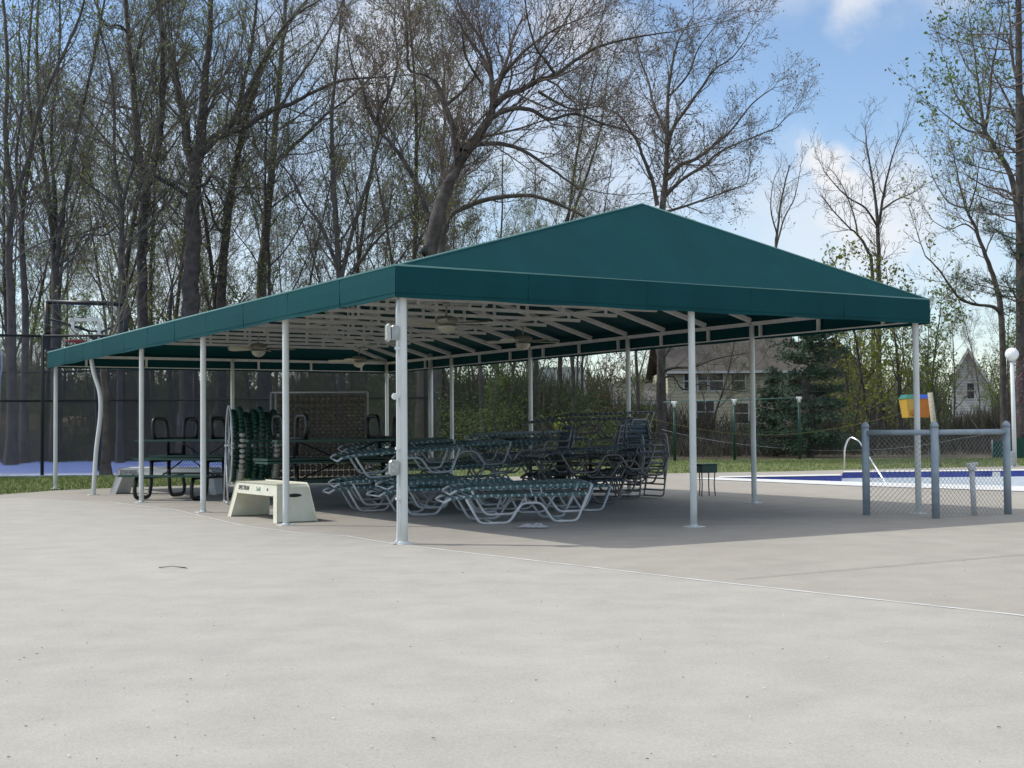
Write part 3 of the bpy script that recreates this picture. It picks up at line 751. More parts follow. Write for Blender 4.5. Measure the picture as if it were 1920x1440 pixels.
# rag, grill
a = G(1000, 990); rnd = random.Random(21); mb = MB(); vs = []; nx, ny = 30, 13
from mathutils import noise as mn
for i in range(nx):
    for j in range(ny):
        x = (i/(nx-1)-.5)*.40; y = (j/(ny-1)-.5)*(.15+.05*mn.noise(V((i*.3, 0, 5)))); e_ = min(1, 4*min(i, nx-1-i)/nx)*min(1, 3*min(j, ny-1-j)/ny)
        z = .012+e_*(.03+.035*mn.noise(V((i*.32, j*.45, 1)))+.03*abs(mn.noise(V((i*.7, j*.6, 9)))))
        vs.append((x+.02*mn.noise(V((i*.5, j*.5, 3))), y+.02*mn.noise(V((i*.5, j*.5, 7))), z))
mb.add(vs, [(i*ny+j, (i+1)*ny+j, (i+1)*ny+j+1, i*ny+j+1) for i in range(nx-1) for j in range(ny-1)], True)
oo = obj('rag', mb, M['cloth'], loc=(a.x, a.y, .0)); oo.rotation_euler = (0, 0, -.12); tag(oo, 'crumpled grey white rag on the deck below the front loungers', 'rag')
a = G(1325, 930); t = thing('grill_stand', 'small dark box grill on thin legs between two white poles', 'grill', a, .3)
mb = MB(); box_round(mb, (0,0,.50), (.34, .26, .15), .02); obj('firebox', mb, M['green'], t)
obj('lid_rim', MB().box((0,0,.583), (.36, .28, .014)), M['green'], t)
for x, y in ((-.13, -.08), (.13, -.08), (.09, .09), (-.1, .09)):
    obj('leg', MB().tube([(x, y, .43), (x*.92, y*.9, .2), (x*1.05, y, .0)], .012, 8), M['brownalu'], t)
# ================================================================ FENCES
def link(mb, a, b, z0, z1, pitch, r, tri=3):
    a, b = V((a[0], a[1], 0)), V((b[0], b[1], 0)); L = (b-a).length; d = (b-a)/L; hgt = z1-z0; n = V((-d.y, d.x, 0))*r
    for sgn in (1, -1):
        s = -hgt
        while s < L+hgt*0:
            s0, s1 = s, s+hgt; zz0, zz1 = (z0, z1) if sgn > 0 else (z1, z0)
            if s0 < 0: zz0 += (zz1-zz0)*(-s0)/hgt; s0 = 0
            if s1 > L:
                k = (L-s0)/(s1-s0); zz1 = zz0+(zz1-zz0)*k; s1 = L
            if s1-s0 > .01: mb.tube([a+d*s0+V((0,0,zz0))+n*sgn, a+d*s1+V((0,0,zz1))+n*sgn], r, tri, cap=False)
            s += pitch
    return mb
def fence(name, label, cat, pts, z1, post_sp, pitch, r, pr, mp, mw, cap=False, mid=(), z0=.03):
    t = thing(name, label, cat, (pts[0][0], pts[0][1], 0)); o_ = V((pts[0][0], pts[0][1], 0))
    P = [V((p_[0], p_[1], 0))-o_ for p_ in pts]
    rail = MB(); wm = MB()
    for a, b in zip(P, P[1:]):
        link(wm, a, b, z0, z1-.03, pitch, r); rail.tube([a+V((0,0,z1-.03)), b+V((0,0,z1-.03))], pr*.72, 8)
        for mz in mid: rail.tube([a+V((0,0,mz)), b+V((0,0,mz))], pr*.6, 6)
        n = max(1, round((b-a).length/post_sp))
        for i in range(n+1):
            if i == 0 and a is not P[0]: continue
            p_ = a+(b-a)*(i/n); mb = MB().tube([p_, p_+V((0,0,z1+(.06 if cap else 0)))], pr, 10)
            if cap: mb.lathe([(pr*1.12, 0), (pr*1.15, .03), (pr*.8, .06), (.005, .085)], p_+V((0,0,z1+.04)), 10)
            obj('post', mb, mp, t)
    obj('rail', rail, mp, t); obj('wire_mesh', wm, mw, t); return t
fl = [G(-560, 903), G(79, 891), G(400, 889), G(800, 884)]
p80 = G(79, 891)
D80 = p80.y
fz = 1.25+(812-628)/F*D80
fence('chain_link_fence', 'tall black chain link fence between the pavilion and the blue court', 'fence', [G(-560, 905), p80, G(812, 885.5)], fz, 9.5, .080, .0095, .05, M['wire'], M['wire'], mid=(2.2,))
pf = G(364, 864)
fence('chain_link_fence', 'tall black chain link fence along the far side of the blue court', 'fence', [G(-500, 866), pf, G(900, 861)], 4.0, 12, .14, .008, .06, M['wire'], M['wire'])
# small grey enclosure
q1, q2, q3 = G(1625, 966), G(1755, 972), G(1890, 964)
qb = G(1760, 945)
fence('pipe_enclosure', 'low chain link pen with bluish grey posts around a white standpipe', 'fence', [q1, q2, q3], 1.19, 5, .075, .0026, .052, M['galv'], M['mesh'], cap=True)
# vertical pipe
a = G(1824, 966); t = thing('standpipe', 'white capped pipe standing behind the chain link pen', 'pipe', a)
obj('pipe', MB().tube([(0.02, 0, 0), (0, 0, .62)], .038, 12), M['white'], t)
obj('valve_head', MB().lathe([(.045, .62), (.055, .63), (.055, .68), (.03, .70), (.03, .73)], n=14).tube([(-.07, 0, .70), (.085, 0, .715)], .026, 10), M['white'], t)
# ================================================================ COURT THINGS
def bar(px0, py0, px1, py1, dist, r, mb, n=8):
    return mb.tube([AT(px0, py0, dist), AT(px1, py1, dist)], r, n)
D = D80+2.2; px2 = F/D
base = AT(165, 800, D); base.z = 0
t = thing('basketball_hoop', 'nearer glass basketball backboard in a black frame above the fence', 'basketball hoop', base)
B0 = V(base)
def loc(px, py, dd=0): p_ = AT(px, py, D+dd); return p_-B0
mb = MB()
mb.tube([loc(88, 566), loc(236, 570)], .075, 8); mb.tube([loc(88, 566), loc(88, 655)], .09, 8); mb.tube([loc(236, 570), loc(236, 655)], .085, 8); mb.tube([loc(88, 655), loc(236, 655)], .05, 8)
obj('frame', mb, M['black'], t)
mb = MB(); x0, x1 = loc(92, 600), loc(232, 600); z0, z1 = loc(160, 652).z, loc(160, 570).z
gl = bpy.data.materials.new('backboard_glass'); gl.use_nodes = True; b_ = gl.node_tree.nodes['Principled BSDF']; b_.inputs['Base Color'].default_value = (.9,.95,.95,1); b_.inputs['Roughness'].default_value = .02; b_.inputs['Transmission Weight'].default_value = 1; b_.inputs['IOR'].default_value = 1.02
mb.box(((x0.x+x1.x)/2, 0, (z0+z1)/2), (x1.x-x0.x, .02, z1-z0)); obj('glass_panel', mb, gl, t)
mb = MB(); c0, c1 = loc(137, 600), loc(186, 641)
w = .10
mb.box(((c0.x+c1.x)/2, -.03, c0.z), (c1.x-c0.x+w, .01, w)); mb.box(((c0.x+c1.x)/2, -.03, c1.z), (c1.x-c0.x+w, .01, w))
for x in (c0.x, c1.x): mb.box((x, -.03, (c0.z+c1.z)/2), (w, .01, c0.z-c1.z-w))
obj('target_square', mb, M['trim'], t)
mb = MB(); hb = loc(175, 640); mb.tube([loc(90, 597, .2), loc(165, 620, .7)], .04, 8); mb.tube([loc(234, 600, .2), loc(192, 622, .7)], .04, 8); mb.tube([loc(165, 620, .7), loc(172, 634, .9), loc(190, 632, .9), loc(192, 622, .7), loc(165, 620, .7)], .035, 6)
mb.tube([loc(178, 634, .9), V((loc(178, 634, .9).x, 1.5, 0))], .09, 10); obj('support_arm', mb, M['black'], t)
mb = MB(); rc = loc(150, 641, -.0); mb.tube([(rc.x+.3*cos(2*pi*k/20), -.36+.3*sin(2*pi*k/20), rc.z) for k in range(20)], .03, 6, closed=True); mb.box((rc.x, -.03, rc.z-.02), (.22, .08, .2))
obj('rim', mb, mat('rim_red', (.45,.06,.04), .5), t)
# far hoop
D2 = 78.; b2_ = AT(107, 800, D2); b2_.z = 0; t = thing('basketball_hoop', 'small distant white-edged backboard seen low inside the big backboard frame', 'basketball hoop', b2_)
lo2 = lambda px, py: AT(px, py, D2)-V((b2_.x, b2_.y, 0))
e0, e1 = lo2(97, 621), lo2(117, 637); mb = MB()
mb.box(((e0.x+e1.x)/2, 0, (e0.z+e1.z)/2), (e1.x-e0.x, .04, e0.z-e1.z)); obj('backboard', mb, mat('dull_acrylic', (.35,.36,.35), .4), t)
mb = MB(); mb.box(((e0.x+e1.x)/2, -.03, e0.z), (e1.x-e0.x+.1, .03, .1)); mb.box(((e0.x+e1.x)/2, -.03, (e0.z+e1.z)/2-.02), (.42, .02, .05))
for x in (e0.x, e1.x): mb.box((x, -.03, (e0.z+e1.z)/2), (.07, .03, e0.z-e1.z))
obj('border', mb, M['trim'], t); obj('pole', MB().tube([((e0.x+e1.x)/2, .5, 0), ((e0.x+e1.x)/2, .4, e1.z), ((e0.x+e1.x)/2, .05, e1.z+.2)], .07, 8), M['black'], t)
# goal frame
gp = AT(357, 800, 60); gp.z = 0; t = thing('goal_frame', 'white pipe goal standing on the far side of the blue court', 'goal', gp, .1)
obj('frame', MB().tube(fil([(-.57, 0, 0), (-.57, 0, 2.12), (.57, 0, 2.12), (.57, 0, 0)], .05), .045, 8).tube([(-.57, 0, 2.1), (-.57, .9, 0)], .03, 6).tube([(.57, 0, 2.1), (.57, .9, 0)], .03, 6).tube([(-.57, .9, .03), (.57, .9, .03)], .03, 6), M['courtpale'], t)
tag(obj('bent_pipe', MB().tube([AT(-40, 640, 50), AT(-6, 645, 50), AT(3, 662, 50), AT(4, 690, 50), AT(0, 706, 50), AT(-3, 862, 50)], .035, 8), M['courtpale']), 'pale blue curved pipe at the far left edge behind the fence', 'pipe')
# light pole + white pole behind the canopy
a = AT(798, 800, 40); a.z = 0; t = thing('light_pole', 'black pole whose tip pokes up behind the green roof left of the corner', 'pole', a)
zt = AT(798, 460, 40).z
obj('pole', MB().tube([(0,0,0), (0,0,zt-.25)], .06, 10), M['black'], t); obj('lamp_head', MB().lathe([(.07, zt-.3), (.13, zt-.25), (.13, zt-.02), (.05, zt)], n=12), M['black'], t)
a = AT(808, 800, 31.5); a.z = 0; tag(obj('net_pole', MB().tube([(a.x, a.y, 0), (a.x, a.y, 3.1)], .058, 10).lathe([(.07, 3.1), (.03, 3.16)], (a.x, a.y, 0), 10), M['postwhite']), 'thick white pole standing just outside the back of the pavilion', 'pole')
# ================================================================ POOLSIDE
a = G(1583, 881.5); hz = lambda py: 1.25+(799-py)/F*a.y
en = G(1672, 905, -.15)
t = tag(obj('pool_handrail', MB().tube(fil([(a.x, a.y, 0), (a.x+.02, a.y, hz(838)), (a.x+.16, a.y-.05, hz(817)), (a.x+.34, a.y-.35, hz(826)), (en.x, en.y, -.4)], .22, 6), .026, 10), M['chrome']), 'curved stainless handrail leading down into the pool', 'handrail')
a = G(1903, 875.5); t = thing('globe_lamp', 'white lamp post with a round opal globe beside the pool', 'street lamp', a)
Dl = a.y; zg = 1.25+(797-664)/F*Dl; gr = 12.5/F*Dl
obj('pole', MB().tube([(0,0,0), (-.02,0,zg-gr*.8)], .062, 12).lathe([(.10, 0), (.10, .03), (.07, .06)], n=12), M['white'], t)
obj('globe', MB().lathe([(gr*max(.05, sin(pi*k/14)), zg-gr*cos(pi*k/14)) for k in range(15)], (-.02, 0, 0), 24), M['globe'], t)
obj('collar', MB().lathe([(.10, zg-gr*1.02), (.085, zg-gr*.9)], (-.02, 0, 0), 14), M['white'], t)
mb = MB(); box_round(mb, (-.07, -.08, .26), (.17, .1, .42)); obj('service_box', mb, M['box'], t)
# funnel game
Df = 43; a = AT(1717, 800, Df); a.z = 0; t = thing('funnel_game', 'yellow and orange tapered tub with green and blue rim on a pole', 'playground game', a, .0)
zt0, zt1, zt2 = AT(1717, 783, Df).z, AT(1717, 748, Df).z, AT(1717, 740, Df).z
s1, s0 = .42, .34
def half(x0a, x1a, x0b, x1b, za, zb_, yb, ya):
    vs = [(x0a, -ya, za), (x1a, -ya, za), (x1a, ya, za), (x0a, ya, za), (x0b, -yb, zb_), (x1b, -yb, zb_), (x1b, yb, zb_), (x0b, yb, zb_)]
    return MB().add(vs, [(0,3,2,1),(4,5,6,7),(0,1,5,4),(1,2,6,5),(2,3,7,6),(3,0,4,7)])
obj('yellow_side', half(-s0, -.0, -s1, -.0, zt0, zt1, s1, s0), M['yellow'], t); obj('orange_side', half(.0, s0, .0, s1, zt0, zt1, s1, s0), M['orange'], t)
obj('green_rim', half(-s1-.02, 0, -s1+.06, 0, zt1+.002, zt2, s1-.06, s1+.02), M['tgreen'], t); obj('blue_rim', half(0, s1+.02, 0, s1-.06, zt1+.002, zt2, s1-.06, s1+.02), M['tblue'], t)
mb = MB().lathe([(.10, 0), (.12, .03), (.09, .06)], (-.16, -s0-.02, zt0+.16), 16, Matrix.Rotation(pi/2, 3, 'X')); obj('chute', mb, M['orange'], t)
obj('pole', MB().tube([(0,0,0), (0,0,zt0)], .05, 10), M['trim'], t)
a = AT(1750, 800, 40); a.z = 0; zz = AT(1744, 736, 40).z
tag(obj('wooden_pole', MB().tube([(a.x+.14, a.y, 0), (a.x+.03, a.y, 1.2), (a.x-.08, a.y, zz)], [.09, .085, .075], 10), M['wood']), 'pale slightly leaning wooden pole right of the orange tub', 'pole')
# green pipe frame
t0 = AT(1376, 800, 50); t0.z = 0; t = thing('exercise_bars', 'dark green post frame with white elbows and a thin top rail on the lawn', 'pipe frame', t0)
tops = []
for px, py, dd in ((1264, 754, 49), (1376, 750, 50), (1498, 745.5, 50.5)):
    p_ = AT(px, py, dd)-V((t0.x, t0.y, 0)); tops.append(p_)
    obj('post', MB().tube([(p_.x, p_.y, 0), (p_.x, p_.y, p_.z-.12)], .055, 10), M['green'], t)
    obj('elbow', MB().tube([(p_.x, p_.y, p_.z-.2), (p_.x, p_.y, p_.z)], .065, 10).tube([(p_.x-.11, p_.y, p_.z-.02), (p_.x+.11, p_.y, p_.z-.02)], .055, 8), M['trim'], t)
obj('top_rail', MB().tube([tops[0]+V((-.4,0,0)), tops[0], tops[1], tops[2]], .02, 8), mat('teal_rail', (.10,.20,.18), .5), t)
def cable(name, pts, r, m, label, cat):
    P = [AT(*p_) for p_ in pts]; out = []
    for a_, b_ in zip(P, P[1:]):
        sag = (b_-a_).length*.02
        for i in range(8): s = i/8; q = a_.lerp(b_, s); q.z -= sag*4*s*(1-s); out.append(q)
    out.append(P[-1]); tag(obj(name, MB().tube(out, r, 5), m), label, cat)
cable('rope', [(1225, 786, 47), (1376, 813, 47), (1498, 813, 47), (1717, 767, 43)], .006, M['rope'], 'thin yellow rope strung across the lawn from the frame to the orange tub', 'rope')
cable('cable', [(1240, 805, 52), (1419, 836, 53), (1640, 843, 54), (1800, 822, 54), (1925, 795, 54)], .006, M['alu'], 'thin grey cable sagging low along the back of the lawn', 'cable')
# low windscreen fence behind the lawn
for (x0, x1, y0, d_) in ((1862, 1990, 832, 50),):
    a, b = AT(x0, y0, d_), AT(x1, y0-8, d_-1); t = thing('windscreen_panel', 'dark green windscreen panel behind the pool lamp post', 'windscreen', (a.x, a.y, 0))
    mb = MB(); n = 10; vs = []
    for i in range(n+1):
        s = i/n
        for z in (0.02, .62+.35*s): vs.append((s*(b.x-a.x), s*(b.y-a.y)+.05*sin(i*1.7), z))
    mb.add(vs, [(2*i, 2*i+2, 2*i+3, 2*i+1) for i in range(n)]); f_ = obj('fabric', mb, M['tarp'], t); f_.modifiers.new('s', 'SOLIDIFY').thickness = .01
    mb = MB()
    for s in (0, .5, 1): mb.tube([(s*(b.x-a.x), s*(b.y-a.y)+.08, 0), (s*(b.x-a.x), s*(b.y-a.y)+.08, .7+.35*s)], .03, 8)
    obj('stake', mb, M['galv'], t)
# ================================================================ HOUSES
def window(par, x, y, z, w, h, nx=1, ny=2, out=-1):
    fr = obj('window', MB().box((x, y+out*.03, z), (w+.16, .06, h+.16)), M['trim'], par)
    mb = MB(); mb.box((x, y+out*.065, z), (w, .02, h)); obj('pane', mb, M['pane'], fr)
    mb = MB()
    for i in range(1, ny): mb.box((x, y+out*.085, z-h/2+h*i/ny), (w, .02, .05))
    for i in range(1, nx): mb.box((x-w/2+w*i/nx, y+out*.085, z), (.05, .02, h))
    if nx+ny > 2: obj('glazing_bar', mb, M['trim'], fr)
    return fr
DH = 74.; k_ = DH/F
hx = lambda px: (px-960)*k_
hzz = lambda py, px=1400: 1.25+(805-.0081*(px-960)-py)*k_
t = thing('cream_house', 'cream sided house with brown shingle roof behind the dark pine', 'house', (hx(1345), DH, 0))
O_ = V((hx(1345), DH, 0)); X0, X1 = hx(1252)-O_.x, hx(1500)-O_.x; ze = hzz(694); zr = hzz(632)
wl = MB(); wl.box(((X0+X1)/2, 4, ze/2-.3), (X1-X0, 8, ze+.6)); wall = obj('wall', wl, M['sid_y'], t)
rf = MB(); e = .4
rf.slab([(X0-e, -e, ze-.1), (X1+e, -e, ze-.1), (X1+e, 4, zr+.4), (X0-e, 4, zr+.4)], .15); rf.slab([(X1+e, 8+e, ze-.1), (X0-e, 8+e, ze-.1), (X0-e, 4, zr+.4), (X1+e, 4, zr+.4)], .15)
obj('roof', rf, M['roof_b'], t); obj('gutter', MB().box(((X0+X1)/2, -e-.05, ze-.12), (X1-X0+.8, .1, .14)), M['trim'], t)
for px, w in ((1292, .5), (1318, .5), (1343, .75), (1384, .75)): window(t, hx(px)-O_.x, 0, hzz(714), w, 1.05)
window(t, hx(1322)-O_.x, 0, hzz(772), .95, 1.2, 2, 2); window(t, hx(1390)-O_.x, 0, hzz(775), .7, 1.1)
# gable wing
Y0 = -1.6; GA = [hx(1490)-O_.x, hx(1612)-O_.x]; gz = hzz(706, 1560); gp_ = hzz(640, 1550); gm = (GA[0]+GA[1])/2
mb = MB(); vs = [(GA[0], Y0, -.5), (GA[1], Y0, -.5), (GA[1], Y0, gz), (gm, Y0, gp_), (GA[0], Y0, gz)]; vs += [(a_, 7, c_) for a_, b__, c_ in vs]
mb.add(vs, [(0,1,2,3,4), (9,8,7,6,5), (1,6,7,2), (0,4,9,5)]); obj('wing_wall', mb, mat('taupe_siding', (.17,.15,.13), .85, noise=(.13,.115,.10), nscale=2), t)
mb = MB(); mb.slab([(gm, Y0-.4, gp_+.12), (gm, 7.4, gp_+.12), (GA[0]-.4, 7.4, gz-.2), (GA[0]-.4, Y0-.4, gz-.2)], .15); mb.slab([(gm, 7.4, gp_+.12), (gm, Y0-.4, gp_+.12), (GA[1]+.4, Y0-.4, gz-.2), (GA[1]+.4, 7.4, gz-.2)], .15)
obj('wing_roof', mb, M['roof_b'], t)
# porch at left
PX0, PX1 = hx(1145)-O_.x, hx(1250)-O_.x; pz = hzz(752, 1200)
mb = MB(); mb.slab([(PX0, -1.5, pz), (PX1, -1.5, pz), (PX1, 3, pz+1.1), (PX0, 3, pz+1.1)], .15); obj('porch_roof', mb, M['roof_g'], t)
mb = MB(); mb.box(((PX0+PX1)/2, -1.5, pz-.14), (PX1-PX0, .12, .2))
for i in range(4): mb.box((PX0+.1+(PX1-PX0-.2)*i/3, -1.5, (pz-.25)/2-.1), (.13, .13, pz-.05))
obj('porch_columns', mb, M['trim'], t); obj('porch_wall', MB().box(((PX0+PX1)/2, 2.2, pz/2-.2), (PX1-PX0, .3, pz+.3)), M['sid_y'], t)
# white gable house
DW = 112.; kw = DW/F; wx = lambda px: (px-960)*kw; wz = lambda py: 1.25+(798-py)*kw
ox = wx(1819); t = thing('white_house', 'narrow white gabled house seen between the trees on the right', 'house', (ox, DW, 0), radians(-19))
a0, a1, am = wx(1786)-ox, wx(1856)-ox, wx(1817)-ox; ez, pzz = wz(712), wz(657)
mb = MB(); vs = [(a0, 0, -1), (a1, 0, -1), (a1, 0, ez-.6), (am, 0, pzz), (a0, 0, ez)]; vs += [(x, 9, z) for x, y, z in vs]
mb.add(vs, [(0,1,2,3,4), (9,8,7,6,5), (1,6,7,2), (0,4,9,5)]); obj('wall', mb, M['sid_w'], t)
mb = MB()
mb.slab([(am, -.35, pzz+.15), (am, 9.3, pzz+.15), (a0-.3, 9.3, ez-.25), (a0-.3, -.35, ez-.25)], .14); mb.slab([(am, 9.3, pzz+.15), (am, -.35, pzz+.15), (a1+.3, -.35, ez-.9), (a1+.3, 9.3, ez-.9)], .14)
obj('roof', mb, M['roof_g'], t); obj('rake_trim', MB().beam((am, -.4, pzz+.02), (a0-.3, -.4, ez-.38), .06, .2).beam((am+.02, -.4, pzz+.02), (a1+.3, -.4, ez-1.03), .06, .2), M['trim'], t)
window(t, wx(1820)-ox, 0, wz(733), .55, 1.3)
# pale house glimpsed behind the pile
DP = 92.; kp = DP/F; ox = (1045-960)*kp; t = thing('pale_house', 'pale grey house barely visible between trunks behind the pile of chairs', 'house', (ox, DP, 0))
hp = lambda py: 1.25+(804-py)*kp
obj('wall', MB().box((0, 4, hp(742)/2-.4), (3.6, 8, hp(742)+.8)), mat('pale_grey_siding', (.12,.13,.15), .8), t)
zz = hp(742); mb = MB(); mb.slab([(-2.1, -.4, zz-.1), (2.1, -.4, zz-.1), (2.1, 4, zz+2.2), (-2.1, 4, zz+2.2)], .15); mb.slab([(2.1, 8.4, zz-.1), (-2.1, 8.4, zz-.1), (-2.1, 4, zz+2.2), (2.1, 4, zz+2.2)], .15); obj('roof', mb, mat('blue_grey_shingles', (.09,.11,.11), .9), t)
window(t, -.6, 0, hp(768), .7, 1.0); window(t, .9, 0, hp(768), .7, 1.0)
# ================================================================ TREES
class Cfg:
    def __init__(s, **k):
        s.seg = [9, 6, 4, 3, 2]; s.n = [13, 9, 9, 7]; s.ang = [42, 42, 40, 36]; s.len = [.34, .48, .52, .6]; s.t0 = [.34, .22, .2, .2]
        s.wob = [.05, .13, .18, .2, .2]; s.up = [.02, .10, .12, .12, .12]; s.sides = [9, 6, 4, 3, 3]; s.rr = [.42, .42, .45, .6]
        s.rmin = .0085; s.leaf = .9; s.lsz = .048; s.lspread = .10; s.__dict__.update(k)
def tubef(mb, pts, rs, n):
    # light tube for branches: no caps, fixed frame
    vs = mb.v; o_ = len(vs); m = len(pts)
    d = pts[-1]-pts[0]; x = d.orthogonal().normalized(); y = d.cross(x).normalized()
    for i in range(m):
        p = pts[i]; r = rs[i]
        for k in range(n):
            a = 2*pi*k/n; c, s_ = cos(a)*r, sin(a)*r
            vs.append((p.x+x.x*c+y.x*s_, p.y+x.y*c+y.y*s_, p.z+x.z*c+y.z*s_))
    for i in range(m-1):
        for k in range(n):
            l = (k+1) % n; mb.f.append((o_+i*n+k, o_+i*n+l, o_+(i+1)*n+l, o_+(i+1)*n+k)); mb.sm.append(True)
def leaves(mb, p, n, sp, sz, R):
    for _ in range(n):
        q = (p.x+R.gauss(0, sp), p.y+R.gauss(0, sp), p.z+R.gauss(0, sp)); s_ = sz*R.uniform(.6, 1.4)
        a = V((R.uniform(-1, 1), R.uniform(-1, 1), R.uniform(-1, 1))); b = V((R.uniform(-1, 1), R.uniform(-1, 1), R.uniform(-1, 1)))
        a = a.normalized()*s_; b = b.normalized()*s_*.7; o_ = len(mb.v)
        mb.v += [(q[0]-a.x, q[1]-a.y, q[2]-a.z), (q[0]+b.x, q[1]+b.y, q[2]+b.z), (q[0]+a.x, q[1]+a.y, q[2]+a.z), (q[0]-b.x, q[1]-b.y, q[2]-b.z)]
        mb.f.append((o_, o_+1, o_+2, o_+3)); mb.sm.append(False)
def kids(T, pts, rs, L, lvl, c, R, n=None, t0=None, lenf=None):
    n = n if n is not None else c.n[lvl]; t0 = c.t0[lvl] if t0 is None else t0; m = len(pts)-1; az = R.uniform(0, 6.28)
    for k in range(n):
        t = t0+(1-t0)*(k+R.random()*.8)/n; t = min(t, .999); f = t*m; i = int(f); f -= i
        p = pts[i].lerp(pts[i+1], f); r = rs[i]*(1-f)+rs[i+1]*f; d = (pts[i+1]-pts[i]).normalized()
        az += 2.4+R.uniform(-.5, .5); x = d.orthogonal().normalized(); x = Quaternion(d, az) @ x
        an = radians(c.ang[lvl]*R.uniform(.65, 1.3)); dd = (d*cos(an)+x*sin(an)).normalized()
        Lc = (lenf if lenf else L*c.len[lvl])*(1-.55*t)*R.uniform(.7, 1.25)
        grow(T, p, dd, Lc, max(c.rmin, min(r*.75, r*c.rr[lvl]*R.uniform(.8, 1.3), Lc*.017+.003)), lvl+1, c, R)
def grow(T, p, d, L, r, lvl, c, R):
    ns = c.seg[lvl]; pts = [p]; rs = [r]; st = L/ns; w = c.wob[lvl]; up = c.up[lvl]
    tip = .25 if lvl < 3 else .5
    for i in range(ns):
        d = V((d.x+R.gauss(0, w), d.y+R.gauss(0, w), d.z+R.gauss(0, w)+up)).normalized()
        p = p+d*st; pts.append(p); rs.append(max(c.rmin*.7, r*(1-(1-tip)*(i+1)/ns)))
    tubef(T[0] if lvl <= 1 else T[1], pts, rs, c.sides[lvl])
    if lvl >= 4 or lvl > 1 and L < .45:
        q = c.leaf
        n = int(q)+(1 if R.random() < q-int(q) else 0)
        if n: leaves(T[2], pts[-1], n, c.lspread, c.lsz, R)
        return
    kids(T, pts, rs, L, lvl, c, R)
def finish(T, name, label, cat, loc, m, group=None, rz=0):
    t = thing(name, label, cat, loc, rz, group)
    obj('trunk', T[0], m[0], t)
    if T[1].f: obj('branches', T[1], m[1], t)
    if T[2].f: obj('foliage', T[2], m[2], t)
    return t
def auto(seed, Hh, r, c):
    R = random.Random(seed); T = (MB(), MB(), MB())
    pts = [V((0, 0, -.1)), V((0, 0, .25)), V((0, 0, .9))]; d = V((R.gauss(0, .04), R.gauss(0, .04), 1)).normalized(); rs = [r*1.7, r*1.25, r*1.05]; n = 12; p = pts[-1]
    for i in range(n):
        d = V((d.x+R.gauss(0, .05), d.y+R.gauss(0, .05), d.z+.03)).normalized(); p = p+d*(Hh-.9)/n; pts.append(p); rs.append(r*(1-.85*(i+1)/n))
    tubef(T[0], pts, rs, 10); kids(T, pts, rs, Hh, 0, c, R); return T
LIB = {}
LIB['tall'] = [auto(101+i, 23, .16, Cfg(n=[16, 8, 8, 6], ang=[36, 40, 42, 40], len=[.34, .48, .54, .6], t0=[.26, .2, .2, .2], leaf=1.3, lsz=.055)) for i in range(3)]
LIB['slim'] = [auto(201+i, 20, .10, Cfg(n=[15, 8, 8, 6], ang=[28, 34, 38, 40], len=[.32, .46, .52, .6], t0=[.30, .2, .2, .2], up=[.02, .16, .14, .12, .12], leaf=.8)) for i in range(2)]
LIB['round'] = [auto(301+i, 15, .15, Cfg(n=[14, 8, 8, 6], ang=[48, 44, 44, 42], len=[.42, .45, .5, .5], t0=[.22, .2, .2, .2], leaf=1.2)) for i in range(2)]
LIB['leafy'] = [auto(401+i, 8.5, .09, Cfg(n=[13, 7, 6, 3], ang=[45, 44, 44, 42], len=[.40, .45, .5, .5], t0=[.12, .2, .2, .2], leaf=2.6, lsz=.085, lspread=.16)) for i in range(2)]
LM = {'tall': ('bark', 'twig', 'bud'), 'slim': ('bark_p', 'twig', 'budr'), 'round': ('bark', 'twig_r', 'bud'), 'leafy': ('bark', 'twig', 'leaf')}
protos = {}
def place(kind, k, px, D, s, label, name, group=None, mats=None, sz=None, cat='tree'):
    p = AT(px, 800, D); loc = (p.x, p.y, -.02); key = (kind, k, mats)
    rot = (0, 0, rnd.uniform(0, 6.28)); sc = (s, s, sz or s)
    if key not in protos:
        mm = mats or LM[kind]; t = finish(LIB[kind][k], name, label, cat, loc, [M[q] for q in mm], group); t.rotation_euler = rot; t.scale = sc; protos[key] = t; return t
    t = dup(protos[key], loc, rot, label, sc); t.name = name
    if group: t['group'] = group
    elif 'group' in t: del t['group']
    return t
rnd = random.Random(77)
GW = 'bare trees standing close together in the woods behind the court'
LW_ = 'bare spring tree among the crowded trunks of the woods behind the tall fence'
n = 0
for row, (D, cnt) in enumerate(((66, 11), (76, 11), (88, 12), (104, 11))):
    for i in range(cnt):
        px = -60+1190*(i+.5+rnd.uniform(-.4, .4))/cnt
        kind, k = rnd.choice([('tall', 0), ('tall', 1), ('tall', 2), ('slim', 0), ('slim', 1)])
        s = rnd.uniform(.80, 1.12)*(1+(D-66)*.003)
        if px > 900: s *= .80
        place(kind, k, px, D+rnd.uniform(-4, 4), s, LW_, 'woods_tree', GW)
GR = 'low bare trees beyond the pool lawn'
LR = 'thin bare tree rising from the scrub beyond the pool lawn'
for i in range(20):
    px = 1160+820*(i+.5+rnd.uniform(-.4, .4))/20; D = rnd.uniform(84, 122)
    kind, k = rnd.choice([('round', 0), ('round', 1), ('slim', 0)])
    place(kind, k, px, D, rnd.uniform(.45, .72)*D/95, LR, 'scrub_tree', GR)
